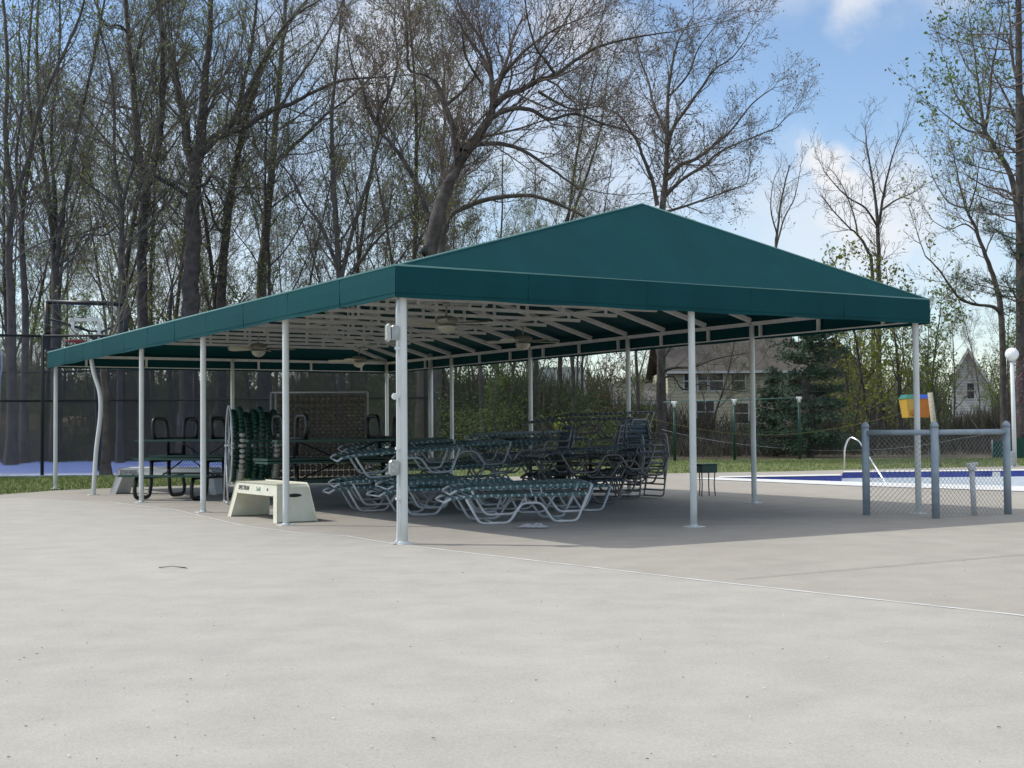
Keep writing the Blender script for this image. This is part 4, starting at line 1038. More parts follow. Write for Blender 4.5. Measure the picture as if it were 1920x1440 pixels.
# ---- traced trees: each limb a polyline seen in the photograph, given real depth and thickness
def traced(name, label, D, limbs, mats, seed, c=None, dens=1.25, lenf=4.4, lvl0=2, group=None):
    R = random.Random(seed); T = (MB(), MB(), MB()); c = c or Cfg()
    bx, by = limbs[0][0][0]; base = AT(bx, 800, D); base.z = 0; k = D/F
    for li, (pts, r0, r1, dd) in enumerate(limbs):
        n = len(pts); P = []; acc = R.uniform(-.3, .3)
        d0 = 0
        if li > 0:   # start depth from nearest earlier limb point
            best = None
            for Q, scr, rq in done:
                for q, s_ in zip(Q, scr):
                    e = (s_[0]-pts[0][0])**2+(s_[1]-pts[0][1])**2
                    if best is None or e < best[0]: best = (e, q.y)
            d0 = best[1]
        else: done = []
        raw = []
        for i, (x, y) in enumerate(pts): raw.append(AT(x, y, D+d0+dd*k*F/100*(i/(n-1)))-base)
        if li == 0: raw[0].z = -.1; raw[0].x = raw[1].x if len(raw) > 1 and abs(raw[0].x-raw[1].x) < .1 else raw[0].x
        sm = []; scr = []
        for a_ in range(n-1):
            p0, p1, p2, p3 = raw[max(a_-1, 0)], raw[a_], raw[a_+1], raw[min(a_+2, n-1)]
            m_ = 4
            for q in range(m_):
                s_ = q/m_; v = .5*((2*p1)+(p2-p0)*s_+(2*p0-5*p1+4*p2-p3)*s_*s_+(3*p1-p0-3*p2+p3)*s_**3)
                jit = .14*r0*k; v = v+V((R.gauss(0, jit*.5), R.gauss(0, jit), 0)) if (q or a_) else v
                sm.append(v); scr.append((pts[a_][0]*(1-s_)+pts[a_+1][0]*s_, pts[a_][1]*(1-s_)+pts[a_+1][1]*s_))
        sm.append(raw[-1]); scr.append(pts[-1]); m_ = len(sm)
        rs = [.86*k*(r0+(r1*.7-r0)*(i/(m_-1))**.8) for i in range(m_)]
        if li == 0: rs[0] *= 1.5; rs[1] *= 1.15
        tubef(T[0], sm, rs, 10 if r0 > 6 else 7)
        done.append((sm, scr, rs))
        L = sum((b_-a_).length for a_, b_ in zip(sm, sm[1:]))
        if li > 0 or len(limbs) == 1:
            for q_ in range(2): grow(T, sm[-1], ((sm[-1]-sm[-2]).normalized()+V((R.gauss(0,.25), R.gauss(0,.25), R.gauss(.1,.15)))).normalized(), lenf*.9, rs[-1]*.9, lvl0, c, R)
        t0 = .55 if li == 0 else .12
        kids(T, sm, rs, L, lvl0-1, c, R, n=int(L*dens*(.6 if li == 0 else 1.0))+2, t0=t0, lenf=lenf*(1.2 if li == 0 else 1))
    return finish(T, name, label, 'tree', base, [M[q] for q in mats], group)
BT = ('bark', 'twig', 'bud'); RT_ = ('bark', 'twig_r', 'budr')
cs = Cfg(n=[12, 8, 8, 6], leaf=.6, lsz=.055)
traced('oak_tree', 'thickest grey trunk left of centre, forking low with a long limb reaching right', 58, [
    ([(357, 880), (355, 600), (360, 480), (364, 370), (368, 300)], 23, 19, 0),
    ([(366, 310), (352, 280), (342, 200), (322, 110), (300, 40), (290, -40)], 12, 4, 4),
    ([(370, 300), (378, 240), (384, 160), (392, 80), (398, -60)], 14, 6, -3),
    ([(372, 300), (395, 262), (430, 248), (462, 236), (510, 205), (545, 195), (590, 172), (645, 150), (720, 145)], 11, 3, 3),
    ([(376, 290), (415, 250), (445, 215), (470, 160), (500, 100), (540, 40), (600, 0)], 8, 3, 6),
    ([(355, 372), (330, 350), (300, 335), (290, 330), (262, 310), (240, 290)], 6, 3, -5),
    ([(362, 350), (385, 345), (402, 330), (440, 352), (470, 345)], 5, 2, -4)], BT, 1, cs)
traced('forked_tree', 'tall dark tree that splits into two near parallel stems beside the thickest trunk', 60, [
    ([(268, 890), (268, 610), (266, 450), (275, 345)], 14, 13, 0),
    ([(273, 345), (262, 310), (255, 220), (248, 140), (240, 60), (234, -40)], 10, 6, 2),
    ([(277, 345), (292, 300), (302, 240), (306, 160), (304, 80), (300, -30)], 9, 6, -3),
    ([(256, 205), (225, 200), (195, 190), (170, 180), (130, 175)], 4, 2, 4),
    ([(255, 130), (262, 80), (285, 25), (320, 0)], 4, 2, -3),
    ([(302, 245), (275, 215), (258, 170), (250, 110)], 4, 2, 5),
    ([(247, 70), (225, 48), (200, 48), (185, 20), (170, -20)], 4, 2, -5)], BT, 2, cs)
traced('slender_tree', 'slender dark tree with a low fork left of the forked double tree', 54, [
    ([(226, 890), (226, 560), (228, 440), (229, 385)], 7.5, 6.5, 0),
    ([(228, 385), (222, 345), (214, 290), (214, 190), (205, 120), (190, 60), (180, -20)], 5, 3, 2),
    ([(230, 385), (242, 335), (250, 310), (262, 220), (285, 140), (300, 90)], 4, 2, -2),
    ([(226, 395), (200, 370), (165, 345), (150, 330)], 3, 1.5, -3),
    ([(215, 285), (190, 265), (150, 250), (110, 220)], 3, 1.5, 3)], BT, 3, cs, dens=.8)
traced('leaning_tree', 'dark tree leaning right with a kinked trunk, right of the thickest trunk', 63, [
    ([(412, 890), (415, 560), (424, 430), (440, 320), (452, 260)], 12, 9, 0),
    ([(452, 260), (462, 215), (490, 130), (520, 70), (560, 20), (600, -30)], 8, 4, 3),
    ([(452, 262), (448, 200), (470, 100), (480, 20), (485, -50)], 6, 3, -3),
    ([(420, 440), (404, 420), (392, 380), (385, 365)], 4, 3, -4)], BT, 4, cs)
traced('straight_tree', 'straight grey tree right of the leaning one, forking wide two thirds up', 66, [
    ([(490, 890), (492, 540), (500, 410), (509, 315)], 13, 11, 0),
    ([(509, 315), (518, 220), (524, 140), (532, 60), (538, -50)], 8, 5, 2),
    ([(509, 315), (540, 282), (575, 252), (610, 215), (660, 180), (720, 120)], 6, 2, -4),
    ([(503, 310), (482, 280), (470, 240), (455, 170)], 5, 2, 4),
    ([(520, 215), (550, 160), (585, 110), (625, 40), (650, -10)], 4, 2, 3)], ('bark_p', 'twig', 'bud'), 5, cs)
traced('fan_tree', 'tree whose stems fan out like a broom above the basketball frame', 57, [
    ([(108, 890), (106, 600), (104, 500), (100, 440)], 12, 10, 0),
    ([(102, 470), (92, 380), (80, 280), (72, 180), (70, 60), (75, -40)], 7, 3, 2),
    ([(104, 500), (116, 420), (132, 300), (160, 180), (185, 60), (200, -20)], 6, 3, -2),
    ([(103, 480), (104, 380), (96, 250), (110, 120), (112, -30)], 6, 3, 4),
    ([(108, 500), (140, 470), (160, 440), (200, 440), (240, 400)], 4, 2, -3),
    ([(92, 390), (60, 340), (40, 240), (10, 150), (-20, 80)], 4, 2, 3)], BT, 6, cs)
traced('edge_tree', 'dark leafy-budded tree at the far left edge of the picture', 52, [
    ([(22, 890), (22, 600), (16, 480), (24, 380)], 12, 9, 0),
    ([(24, 380), (10, 260), (14, 120), (5, -30)], 7, 4, 2),
    ([(22, 380), (52, 300), (75, 200), (110, 120), (150, 30), (165, -30)], 6, 3, -2),
    ([(18, 440), (-20, 380), (-60, 300)], 5, 2, 0)], ('bark', 'twig', 'leaf'), 7, Cfg(n=[12, 7, 6, 4], leaf=1.1, lsz=.07))
traced('dark_tree', 'second trunk from the left edge, with green growth round its foot', 55, [
    ([(48, 890), (46, 560), (40, 440), (46, 360)], 9, 7, 0), ([(46, 360), (60, 260), (52, 140), (60, 20), (66, -40)], 5, 3, 2), ([(44, 400), (30, 300), (44, 180), (36, 60)], 4, 2, -3)], ('bark', 'twig', 'leaf'), 8, Cfg(n=[12, 7, 6, 4], leaf=1.1, lsz=.07))
traced('old_maple', 'big dark sinuous tree in the centre with a heavy crown spreading to the right', 50, [
    ([(796, 880), (802, 560), (808, 460), (822, 400), (836, 355), (855, 315), (872, 285)], 21, 15, 0),
    ([(872, 285), (886, 270), (902, 245), (918, 222), (924, 196)], 14, 11, 1),
    ([(924, 196), (922, 155), (918, 115), (905, 80), (890, 55), (866, 20), (850, -20)], 7, 2.5, 2),
    ([(926, 198), (950, 178), (978, 168), (1010, 150), (1045, 138), (1085, 108), (1130, 85), (1200, 68), (1260, 60)], 9, 2, -2),
    ([(928, 180), (945, 140), (975, 105), (1000, 82), (1040, 55), (1090, 35)], 6, 2, 3),
    ([(918, 226), (938, 212), (968, 203), (1000, 208), (1030, 224), (1060, 216), (1085, 214), (1130, 232), (1175, 245), (1215, 275)], 7, 2, -3),
    ([(880, 276), (905, 270), (940, 270), (975, 280), (1010, 300), (1045, 325), (1080, 350)], 7, 3, 2),
    ([(838, 352), (856, 305), (854, 262), (845, 225), (833, 195), (822, 162), (800, 142), (768, 132), (764, 100), (764, 70), (757, 20)], 9, 2.5, -2),
    ([(836, 196), (860, 178), (885, 150), (893, 130)], 5, 2, 3),
    ([(905, 160), (885, 130), (872, 100), (868, 60)], 4, 2, -4),
    ([(1000, 150), (1010, 110), (1030, 80), (1060, 40), (1080, 0)], 4, 2, 4),
    ([(1040, 138), (1020, 110), (1005, 90), (990, 40), (985, 0)], 4, 2, -4),
    ([(1010, 172), (1040, 190), (1075, 205), (1120, 200)], 4, 2, 4)], ('bark', 'twig_r', 'budr'), 9, Cfg(n=[12, 9, 10, 6], leaf=.6, lsz=.05), dens=1.5)
traced('arching_tree', 'tree whose low limb arches right just above the green roof', 53, [
    ([(812, 890), (826, 470), (835, 425)], 14, 11, 0),
    ([(836, 425), (850, 400), (880, 385), (914, 374), (955, 368), (997, 367), (1040, 380), (1080, 398), (1130, 425)], 8, 4, 2),
    ([(834, 430), (832, 380), (850, 330), (860, 290)], 5, 3, 3)], ('bark_p', 'twig_r', 'bud'), 10, cs, dens=.8, lenf=2.4)
traced('crooked_tree', 'crooked dark tree leaning left behind the rising roof edge, left of the centre tree', 56, [
    ([(812, 890), (808, 460), (802, 410), (788, 360), (765, 315), (742, 280), (715, 248), (708, 225)], 8, 6, 0),
    ([(708, 225), (712, 200), (726, 180), (728, 152), (712, 125), (690, 95)], 4, 1.5, 2),
    ([(708, 235), (690, 205), (680, 165), (660, 120), (650, 60)], 4, 1.5, -2),
    ([(712, 205), (735, 165), (745, 110), (740, 40), (745, -20)], 3, 1.5, 3)], RT_, 11, cs)
traced('clump_tree', 'many stemmed tree fanning up behind the roof slope left of the corner', 58, [
    ([(640, 890), (640, 620), (636, 520), (632, 440)], 10, 8, 0),
    ([(632, 440), (625, 330), (622, 230), (630, 120), (640, 20)], 7, 3, 2),
    ([(640, 520), (662, 430), (690, 340), (715, 260), (760, 180)], 6, 2, -2),
    ([(636, 510), (600, 420), (570, 380), (545, 330), (500, 280)], 5, 2, 3),
    ([(644, 540), (690, 470), (740, 420), (790, 390)], 4, 2, 2)], ('bark_p', 'twig', 'bud'), 12, cs)
traced('round_maple', 'large round-crowned tree standing alone right of the roof peak', 62, [
    ([(1240, 880), (1240, 480), (1243, 384), (1249, 310), (1251, 240)], 11, 6, 0),
    ([(1251, 240), (1252, 180), (1262, 110), (1275, 70), (1300, 30)], 5, 1.5, 2),
    ([(1252, 280), (1262, 240), (1290, 200), (1318, 160), (1340, 130), (1370, 110), (1395, 80)], 5, 1.5, -3),
    ([(1250, 335), (1275, 310), (1305, 298), (1335, 275), (1370, 245), (1410, 195), (1450, 165)], 6, 1.5, 3),
    ([(1246, 370), (1275, 340), (1320, 310), (1350, 285), (1400, 262), (1455, 240)], 5, 1.5, -4),
    ([(1232, 385), (1225, 345), (1207, 298), (1192, 262), (1165, 220), (1140, 205)], 6, 2, -2),
    ([(1249, 250), (1225, 195), (1215, 150), (1200, 110), (1190, 60)], 4, 1.5, 4),
    ([(1240, 400), (1290, 385), (1345, 365), (1400, 345)], 4, 1.5, 5),
    ([(1255, 180), (1290, 140), (1310, 90), (1340, 50)], 3, 1.2, -2)], ('bark_p', 'twig', 'budr'), 13, Cfg(n=[12, 9, 9, 6], leaf=.8, lsz=.05, ang=[44, 44, 42, 42]), dens=1.9, lenf=2.9)
traced('stem_tree', 'two straight stems rising side by side left of the round-crowned tree', 70, [
    ([(1050, 880), (1052, 560), (1062, 440), (1080, 300), (1100, 200), (1120, 120)], 5, 2, 0),
    ([(1052, 480), (1075, 400), (1110, 300), (1130, 220), (1140, 130)], 4, 1.5, 3)], BT, 14, cs)
traced('small_bare_tree', 'small bare tree poking above the roof slope between the two big crowns on the right', 78, [
    ([(1454, 880), (1454, 500), (1458, 430), (1466, 370), (1480, 310)], 4.5, 2, 0),
    ([(1456, 460), (1470, 410), (1490, 370), (1500, 320)], 2.5, 1, 2), ([(1457, 440), (1445, 390), (1450, 340)], 2.2, 1, -2)], ('bark_p', 'twig', 'budr'), 15, Cfg(n=[10, 6, 5, 4], leaf=.3), lenf=2.0, dens=1.1)
traced('bare_tree', 'bare leafless tree with thin upright fork against the white cloud', 70, [
    ([(1648, 880), (1648, 560), (1647, 490), (1646, 420)], 7, 5.5, 0),
    ([(1646, 420), (1640, 360), (1632, 315), (1625, 270), (1622, 240)], 4, 1.2, 2),
    ([(1648, 420), (1655, 375), (1664, 330), (1676, 285), (1690, 250)], 3.8, 1.2, -2),
    ([(1652, 395), (1680, 375), (1710, 362), (1735, 345)], 2.6, 1, 3),
    ([(1645, 425), (1622, 390), (1590, 370), (1565, 345), (1545, 320)], 3, 1, -3)], ('bark', 'twig', 'budr'), 16, Cfg(n=[10, 6, 5, 4], leaf=.12), lenf=2.2, dens=1.9)
traced('low_bare_tree', 'lower bare tree leaning left of the upright bare fork', 67, [
    ([(1638, 880), (1636, 520), (1626, 470), (1608, 440), (1590, 425), (1562, 395), (1538, 365)], 5, 1.5, 0),
    ([(1608, 440), (1600, 400), (1580, 350), (1560, 320)], 2.5, 1, 3)], ('bark', 'twig', 'budr'), 17, Cfg(n=[10, 6, 5, 4], leaf=.25), lenf=2.0, dens=1.2)
lf = Cfg(n=[12, 7, 6, 3], leaf=2.0, lsz=.085, lspread=.13)
traced('budding_tree', 'tall tree with fresh pale green leaves against the blue sky at upper right', 58, [
    ([(1922, 880), (1920, 620), (1912, 430), (1895, 330), (1866, 278), (1845, 240)], 10, 6, 0),
    ([(1845, 240), (1838, 190), (1832, 140), (1826, 90), (1818, 40)], 4, 1.5, 2),
    ([(1848, 240), (1855, 190), (1860, 130), (1870, 80), (1880, 20)], 4, 1.5, -2),
    ([(1845, 238), (1820, 220), (1800, 190), (1785, 160), (1775, 120)], 3.5, 1.2, 2),
    ([(1850, 250), (1815, 245), (1785, 225), (1760, 205)], 3, 1.2, -3),
    ([(1835, 150), (1810, 120), (1795, 80)], 2.5, 1, 3)], ('bark', 'twig', 'leaf'), 18, lf, lenf=2.8, dens=1.1)
traced('forking_tree', 'dark forking tree with a bent low limb behind the right roof corner', 54, [
    ([(1880, 880), (1878, 600), (1866, 530), (1848, 480), (1830, 430), (1810, 390)], 8, 4, 0),
    ([(1878, 590), (1862, 575), (1830, 571), (1800, 560), (1780, 535), (1760, 505), (1735, 480)], 5, 2, -2),
    ([(1812, 395), (1800, 350), (1790, 300), (1778, 250)], 2.8, 1, 2),
    ([(1815, 400), (1830, 350), (1836, 300)], 2.8, 1, -2),
    ([(1810, 390), (1780, 380), (1755, 345), (1745, 320)], 2.6, 1, 3),
    ([(1835, 440), (1810, 420), (1780, 430), (1750, 415)], 2.2, 1, -3)], ('bark', 'twig_r', 'bud'), 19, Cfg(n=[12, 7, 6, 4], leaf=.8, lsz=.07), lenf=2.4, dens=1.2)
traced('right_tree', 'dense dark branched tree crowding the top right corner', 62, [
    ([(1935, 880), (1932, 500), (1925, 300), (1915, 180)], 12, 8, 0),
    ([(1915, 180), (1900, 120), (1895, 60), (1890, 0)], 5, 2, 2), ([(1922, 260), (1895, 200), (1870, 150), (1850, 110)], 4, 1.5, -2),
    ([(1928, 400), (1890, 360), (1850, 350), (1815, 330)], 4, 1.5, 2)], ('bark', 'twig_r', 'bud'), 20, Cfg(n=[12, 7, 7, 4], leaf=.9, lsz=.07), lenf=3.0, dens=1.3)
# low foreground branches framing the cream house
traced('spreading_tree', 'dark low-branched tree in front of the cream house, seen under the roof', 60, [
    ([(1237, 880), (1236, 780), (1238, 720), (1240, 660)], 9, 8, 0),
    ([(1239, 700), (1262, 690), (1300, 688), (1345, 672), (1400, 662)], 4, 1.5, -2),
    ([(1239, 712), (1262, 705), (1280, 730), (1310, 720), (1350, 728), (1400, 735)], 3, 1.2, 2),
    ([(1239, 680), (1255, 655), (1275, 640)], 4, 2, 1)], ('bark', 'twig', 'budr'), 21, Cfg(n=[12, 7, 5, 3], leaf=.1), lenf=2.0, dens=1.0)
for lab, px, D, r0, sd in (('dark trunk between the two rear poles left of the pile peak', 902, 52, 8, 31), ('dark trunk seen through the gap just right of the rear middle pole', 1008, 57, 6, 32),
                       ('dark trunk seen above the pile right of the yellow bush', 1075, 60, 7, 33), ('thin dark trunk beside the white porch', 1195, 58, 6, 34),
                       ('dark trunk showing through the black fence behind the left bench', 197, 38.5, 11, 35), ('twin trunk behind the second white pole from the left', 320, 60, 8, 36)):
    traced('shade_tree', lab, D, [([(px, 880), (px+2, 760), (px-3, 640), (px+3, 540)] if sd != 35 else [(px, 895), (px+2, 760), (px-3, 690), (px+3, 655)], r0, r0*.5, 0)], ('bark', 'twig', 'bud'), sd, Cfg(n=[8, 6, 5, 3], leaf=.6), lenf=3.2, dens=.8)
# ---- spring leafed small trees and shrubs
place('leafy', 0, 1630, 56, 1.0, 'yellow green leafed small tree behind the right half of the roof edge', 'spring_tree', mats=('bark', 'twig', 'leafy'))
place('leafy', 1, 1690, 60, 1.05, 'yellow green leafed small tree behind the orange tub', 'spring_tree', mats=('bark', 'twig', 'leafy'))
place('leafy', 0, 1662, 64, .9, 'yellow green small tree filling the gap left of the orange tub', 'spring_tree', mats=('bark', 'twig', 'leafy'))
place('leafy', 1, 1598, 63, .85, 'yellow green small tree rising right behind the dark pine', 'spring_tree', mats=('bark', 'twig', 'leafy'))
place('leafy', 0, 1715, 71, .85, 'dull green small tree directly behind the wooden pole', 'spring_tree')
place('leafy', 1, 1745, 66, .95, 'green leafed small tree left of the white gabled house', 'spring_tree')
place('leafy', 0, 1765, 60, .55, 'low green shrub at the foot of the white gabled house', 'shrub')
place('leafy', 0, 1600, 58, .55, 'low leafy shrub right of the dark pine', 'shrub', mats=('bark', 'twig', 'leafy'))
place('leafy', 1, 1875, 70, .8, 'dull green shrub right of the white gabled house', 'shrub')
place('leafy', 1, 1838, 80, .42, 'small green shrub against the white gabled house', 'shrub', mats=('bark', 'twig', 'leafy'))
place('round', 0, 1335, 66, .48, 'bare twiggy tree right in front of the cream house windows', 'bare_tree')
place('round', 1, 1415, 69, .42, 'low bare tree between the cream house and the pine', 'bare_tree')
place('leafy', 1, 1930, 47, .40, 'pink flowering redbud at the right edge behind the lamp post', 'redbud', mats=('bark', 'twig_r', 'pink'))
place('leafy', 0, 1975, 50, .50, 'second pink redbud cut by the right edge of the picture', 'redbud', mats=('bark', 'twig_r', 'pink'))
place('leafy', 0, 1051, 46, .19, 'small yellow bush seen through the gap in the lounger pile', 'forsythia', mats=('bark', 'twig', 'lemon'))
place('leafy', 1, 930, 52, .55, 'mid green shrub behind the rear poles', 'shrub', mats=('bark', 'twig', 'leaf'))
place('leafy', 0, 880, 58, .6, 'dark green shrub between the rear poles', 'shrub')
place('leafy', 0, 985, 62, .5, 'green shrub left of the pale hidden house', 'shrub')
place('leafy', 1, 1130, 66, .62, 'russet shrub left of the white porch', 'shrub', mats=('bark', 'twig_r', 'budr'))
place('leafy', 0, 1205, 62, .5, 'pale blossoming shrub above the porch roof', 'shrub', mats=('bark', 'twig', 'bud'))
for i in range(12):
    px = -30+70*i*1.05+rnd.uniform(-20, 20)
    place('leafy', i % 2, px, 66+rnd.uniform(-3, 8), rnd.uniform(.6, .95), 'green budded understorey tree under the bare crowns behind the court', 'understorey_tree', 'green understorey trees behind the court')
# ---- pines
def pine(label, px, D, Hh, seed, bare=.06, R0=2.1, wh=.42, per=8, name='pine_tree'):
    R = random.Random(seed); T = (MB(), MB(), MB()); base = AT(px, 800, D); base.z = 0
    n = 14; tp = [V((R.gauss(0, .02)*i, R.gauss(0, .02)*i, Hh*i/n-.05)) for i in range(n+1)]; tubef(T[0], tp, [.14*(1-.9*i/n)+.01 for i in range(n+1)], 9)
    z = Hh*bare
    while z < Hh*.98:
        f = z/Hh; prof = (R0*(1-f)**.75*(.75+.5*R.random())) if f > .15 else R0*.8
        for b in range(per):
            a = R.uniform(0, 6.28); L = max(.25, prof*R.uniform(.6, 1.15)); p = V((0, 0, z+R.uniform(-.15, .15))); d = V((cos(a), sin(a), .30 if f > .5 else .08)).normalized(); pts = [p]
            for s_ in range(5): d = V((d.x+R.gauss(0, .08), d.y+R.gauss(0, .08), d.z+(.07 if s_ > 2 else -.04))).normalized(); p = p+d*L/5; pts.append(p)
            tubef(T[1], pts, [.028*(1-.75*i/5) for i in range(6)], 4)
            for i in range(int(10+L*20)):
                t_ = R.uniform(.28, 1.0); q = pts[0].lerp(pts[-1], t_); q = pts[min(4, int(t_*5))].lerp(pts[min(5, int(t_*5)+1)], (t_*5) % 1)
                tw_ = V((R.gauss(0, 1), R.gauss(0, 1), R.gauss(0, .5)+.35)).normalized()*.22*(1.1-t_*.3); c_ = q+tw_
                for k_2 in range(9):
                    v = (tw_.normalized()+V((R.gauss(0, .7), R.gauss(0, .7), R.gauss(0, .5)))).normalized()*R.uniform(.09, .16); w = v.orthogonal().normalized()*.018; o_ = len(T[2].v)
                    T[2].v += [tuple(c_-w), tuple(c_+w), tuple(c_+v)]; T[2].f.append((o_, o_+1, o_+2)); T[2].sm.append(False)
        z += wh*R.uniform(.7, 1.2)
    return finish(T, name, label, 'pine tree', base, [M['bark'], M['twig'], M['needle']])
pine('dark green pine standing on the lawn edge in front of the cream house', 1518, 54, 7.4, 51, R0=2.6, per=13, wh=.60)
pine('small low pine branch mass left of the larger dark pine', 1452, 57, 3.6, 52, R0=1.5)
# tall pine at the right edge
R = random.Random(60); T = (MB(), MB(), MB()); D = 50; base = AT(1914, 800, D); base.z = 0
tp = [V((.0+.02*i, 0, 1.35*i-.1)) for i in range(16)]; tubef(T[0], tp, [.20*(1-.5*i/15)+.05*(i == 0) for i in range(16)], 10)
for i in range(70):
    z = R.uniform(5.5, 19.5); a = R.uniform(0, 6.28); L = R.uniform(1.0, 3.2); p = V((.0, 0, z)); d = V((cos(a), sin(a), .12)); pts = [p]
    for s_ in range(5): d = V((d.x+R.gauss(0, .12), d.y+R.gauss(0, .12), d.z+.05)).normalized(); p = p+d*L/5; pts.append(p)
    rs_ = [.035*(1-.7*i_/5) for i_ in range(6)]; tubef(T[1], pts, rs_, 4); kids((T[1], T[1], MB()), pts, rs_, L, 2, Cfg(leaf=0), R, n=7)
    if z < 9.5 or R.random() < .25:
        for _ in range(45):
            q = pts[3].lerp(pts[5], R.random())+V((R.gauss(0, .15), R.gauss(0, .15), R.gauss(0, .08)))
            for k2 in range(7):
                v = V((R.gauss(0, .7), R.gauss(0, .7), R.gauss(.4, .5))).normalized()*R.uniform(.1, .18); w = v.orthogonal().normalized()*.012; o_ = len(T[2].v)
                T[2].v += [tuple(q-w), tuple(q+w), tuple(q+v)]; T[2].f.append((o_, o_+1, o_+2)); T[2].sm.append(False)
finish(T, 'tall_pine', 'tall bare-trunked pine at the right edge with a few needle tufts halfway up', 'pine tree', base, [M['bark'], M['twig_r'], M['needle']])
# ---- undergrowth and far woods
def scatter(name, n, xr, yr, h, m, seed, sz, up=False, hp=1.6, label=None):
    R = random.Random(seed); mb = MB(); vs = mb.v
    cl = [(R.uniform(*xr), R.uniform(*yr), R.uniform(.6, 2.6), R.uniform(.35, 1.0)) for _ in range(int((xr[1]-xr[0])*1.1))]
    for _ in range(n):
        cx, cy, cr, ch = R.choice(cl); x = cx+R.gauss(0, cr*.6); y = cy+R.gauss(0, cr*.6); f = R.random()**hp; z = f*h*ch
        s_ = sz*R.uniform(.5, 1.5); o_ = len(vs)
        if up:
            dx, dy = R.gauss(0, .35)*s_, R.gauss(0, .35)*s_; w = s_*.018+.004
            vs += [(x-w, y, z*.7), (x+w, y, z*.7), (x+dx, y+dy, z*.7+s_)]
        else:
            a = V((R.gauss(0, 1), R.gauss(0, 1), R.gauss(0, 1))).normalized()*s_; b = a.orthogonal().normalized()*s_*.6
            vs += [(x-a.x, y-a.y, z-a.z), (x+b.x, y+b.y, z+b.z), (x+a.x, y+a.y, z+a.z)]
        mb.f.append((o_, o_+1, o_+2)); mb.sm.append(False)
    return tag(obj(name, mb, m), kind='stuff')
scatter('undergrowth', 80000, (-34, 6), (61, 82), 5.0, M['under'], 71, .085)
scatter('undergrowth', 28000, (6, 36), (60, 90), 2.3, M['under'], 72, .085)
scatter('brushwood', 34000, (-36, 8), (63, 90), 5.0, M['brush'], 73, 1.1, up=True)
scatter('brushwood', 24000, (3, 38), (60, 95), 2.3, M['brush'], 74, 1.0, up=True)
scatter('brushwood', 16000, (4, 30), (56, 62), 1.3, M['brush'], 79, .45, up=True)
scatter('undergrowth', 20000, (-26, 2), (57, 63), 3.0, M['under'], 81, .07)
scatter('brushwood', 12000, (-26, 2), (56, 62), 1.6, M['brush'], 82, .7, up=True)
scatter('distant_woods', 30000, (-12, 27), (98, 116), 6.0, M['brush'], 83, 1.8, up=True, hp=1.0)
scatter('distant_woods', 30000, (-12, 27), (98, 116), 6.0, M['under'], 84, .14, hp=1.0)
scatter('distant_woods', 30000, (-90, -4), (112, 140), 11.5, M['brush'], 85, 2.2, up=True, hp=1.1)
scatter('distant_woods', 34000, (-90, -4), (112, 140), 11.5, M['under'], 86, .17, hp=1.1)
scatter('undergrowth', 30000, (-4, 4.5), (60, 74), 5.2, M['under'], 91, .085)
scatter('brushwood', 9000, (-4, 4.5), (60, 74), 5.0, M['brush'], 92, 1.0, up=True)
scatter('hedge_leaves', 15000, (-10, 4), (47, 60), 3.6, M['under'], 75, .07)
scatter('distant_woods', 50000, (-95, 95), (125, 175), 9, M['brush'], 76, 2.6, up=True, hp=1.0)
scatter('distant_woods', 36000, (-95, 95), (120, 170), 9, M['under'], 77, .20, hp=1.0)
# ================================================================ WORLD, SUN, CAMERA
sun_dir = V((-.626, .136, .767)).normalized()
el = math.asin(sun_dir.z); az = atan2(sun_dir.x, sun_dir.y)
w = bpy.data.worlds.new('World'); bpy.context.scene.world = w; w.use_nodes = True; N = w.node_tree.nodes; L = w.node_tree.links
bg = N['Background']; sky = N.new('ShaderNodeTexSky'); sky.sky_type = 'NISHITA'; sky.sun_disc = False; sky.sun_elevation = el; sky.sun_rotation = az
sky.air_density = 1.0; sky.dust_density = .35; sky.ozone_density = 2.2; sky.altitude = 50
SKYS = .15
tc = N.new('ShaderNodeTexCoord')
def blob(px, py, rad, soft, k):
    d = ray(px, py).normalized(); vm = N.new('ShaderNodeVectorMath'); vm.operation = 'DISTANCE'; vm.inputs[1].default_value = d; L.new(warp, vm.inputs[0])
    mr = N.new('ShaderNodeMapRange'); mr.interpolation_type = 'SMOOTHSTEP'; mr.inputs['From Min'].default_value = rad+soft; mr.inputs['From Max'].default_value = max(0, rad-soft); mr.inputs['To Max'].default_value = k
    L.new(vm.outputs['Value'], mr.inputs['Value']); return mr.outputs['Result']
nz = N.new('ShaderNodeTexNoise'); nz.inputs['Scale'].default_value = 9; nz.inputs['Detail'].default_value = 7; nz.inputs['Roughness'].default_value = .58
L.new(tc.outputs['Generated'], nz.inputs['Vector'])
sub = N.new('ShaderNodeVectorMath'); sub.operation = 'SUBTRACT'; sub.inputs[1].default_value = (.5, .5, .5); L.new(nz.outputs['Color'], sub.inputs[0])
scv = N.new('ShaderNodeVectorMath'); scv.operation = 'SCALE'; scv.inputs['Scale'].default_value = .16; L.new(sub.outputs[0], scv.inputs[0])
ad = N.new('ShaderNodeVectorMath'); ad.operation = 'ADD'; L.new(tc.outputs['Generated'], ad.inputs[0]); L.new(scv.outputs[0], ad.inputs[1]); warp = ad.outputs[0]
res = None
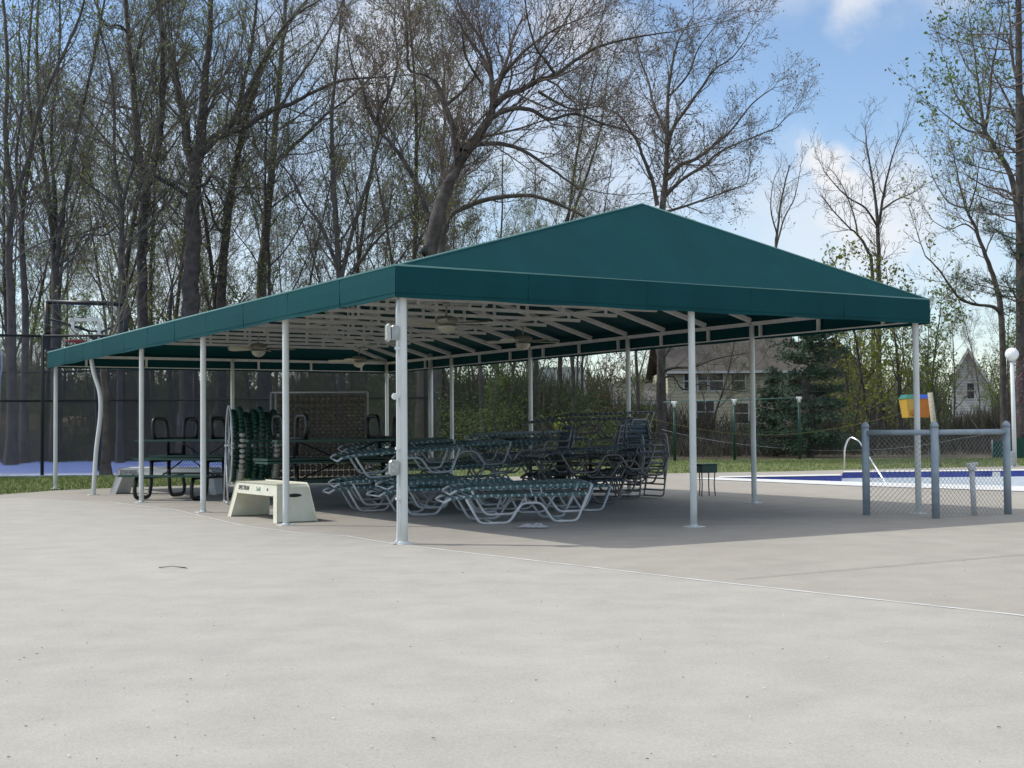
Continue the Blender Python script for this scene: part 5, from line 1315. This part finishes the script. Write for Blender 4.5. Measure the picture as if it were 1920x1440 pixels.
for b_ in ((1600, 10, .026, .022, .8), (1440, -20, .03, .03, .5), (1750, -50, .035, .03, .5), (1550, 330, .026, .014, 1), (1600, 400, .045, .03, .9), (1680, 360, .045, .03, .75), (1500, 430, .05, .04, .6), (1780, 480, .05, .05, .5),
           (700, 70, .05, .04, .8), (800, 130, .04, .035, .7), (1090, 60, .04, .035, .75), (1000, 280, .05, .05, .55), (1150, 300, .05, .05, .6), (560, 60, .04, .04, .5), (300, 450, .10, .07, .5), (150, 350, .07, .06, .35), (700, 380, .10, .08, .35), (1200, 420, .07, .05, .5)):
    r_ = blob(*b_)
    if res is None: res = r_
    else:
        mx = N.new('ShaderNodeMath'); mx.operation = 'MAXIMUM'; L.new(res, mx.inputs[0]); L.new(r_, mx.inputs[1]); res = mx.outputs[0]
# unseen clouds added high overhead, extra bright to lift the ambient light
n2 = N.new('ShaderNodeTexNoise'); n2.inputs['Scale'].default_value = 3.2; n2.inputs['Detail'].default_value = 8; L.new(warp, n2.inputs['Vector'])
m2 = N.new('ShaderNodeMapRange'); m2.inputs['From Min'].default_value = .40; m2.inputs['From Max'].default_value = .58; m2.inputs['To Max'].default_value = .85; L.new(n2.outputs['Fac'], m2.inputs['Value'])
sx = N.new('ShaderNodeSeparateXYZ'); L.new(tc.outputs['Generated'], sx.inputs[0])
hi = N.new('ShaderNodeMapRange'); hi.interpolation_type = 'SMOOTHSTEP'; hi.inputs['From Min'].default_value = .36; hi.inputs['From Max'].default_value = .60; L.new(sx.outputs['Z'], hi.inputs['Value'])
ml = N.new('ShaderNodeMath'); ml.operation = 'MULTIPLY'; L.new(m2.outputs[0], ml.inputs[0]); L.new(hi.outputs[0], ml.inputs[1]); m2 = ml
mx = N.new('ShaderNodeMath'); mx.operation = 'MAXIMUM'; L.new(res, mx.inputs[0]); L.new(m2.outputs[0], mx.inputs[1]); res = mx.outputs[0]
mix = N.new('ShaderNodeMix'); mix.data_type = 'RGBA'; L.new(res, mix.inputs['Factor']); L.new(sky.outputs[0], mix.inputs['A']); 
cc = N.new('ShaderNodeMix'); cc.data_type = 'RGBA'; L.new(hi.outputs[0], cc.inputs['Factor']); cc.inputs['A'].default_value = (5.3, 5.4, 5.6, 1); cc.inputs['B'].default_value = (11, 10.8, 10.4, 1)  # clouds above the view made brighter, as ambient fill
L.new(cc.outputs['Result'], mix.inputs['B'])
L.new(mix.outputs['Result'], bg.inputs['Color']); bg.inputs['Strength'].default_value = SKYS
sl = bpy.data.lights.new('sun', 'SUN'); sl.energy = 2.7; sl.angle = radians(.53); sl.color = (1, .96, .89)
so_ = bpy.data.objects.new('sun', sl); C.objects.link(so_); so_.rotation_euler = (-sun_dir).to_track_quat('-Z', 'Y').to_euler(); so_.location = (-20, 0, 40)
cd = bpy.data.cameras.new('camera'); cam = bpy.data.objects.new('camera', cd); C.objects.link(cam)
cd.sensor_width = 36; cd.lens = F/1920*36; cd.clip_end = 3000; cd.clip_start = .05
Mx = Matrix((RT, UP, -_fw)).transposed().to_4x4(); Mx.translation = CAM; cam.matrix_world = Mx
sc = bpy.context.scene; sc.camera = cam
sc.view_settings.view_transform = 'Standard'; sc.view_settings.look = 'None'; sc.view_settings.gamma = 1; sc.view_settings.exposure = .17
sc.render.engine = 'CYCLES'; sc.cycles.use_denoising = True; sc.cycles.max_bounces = 8; sc.cycles.transparent_max_bounces = 8
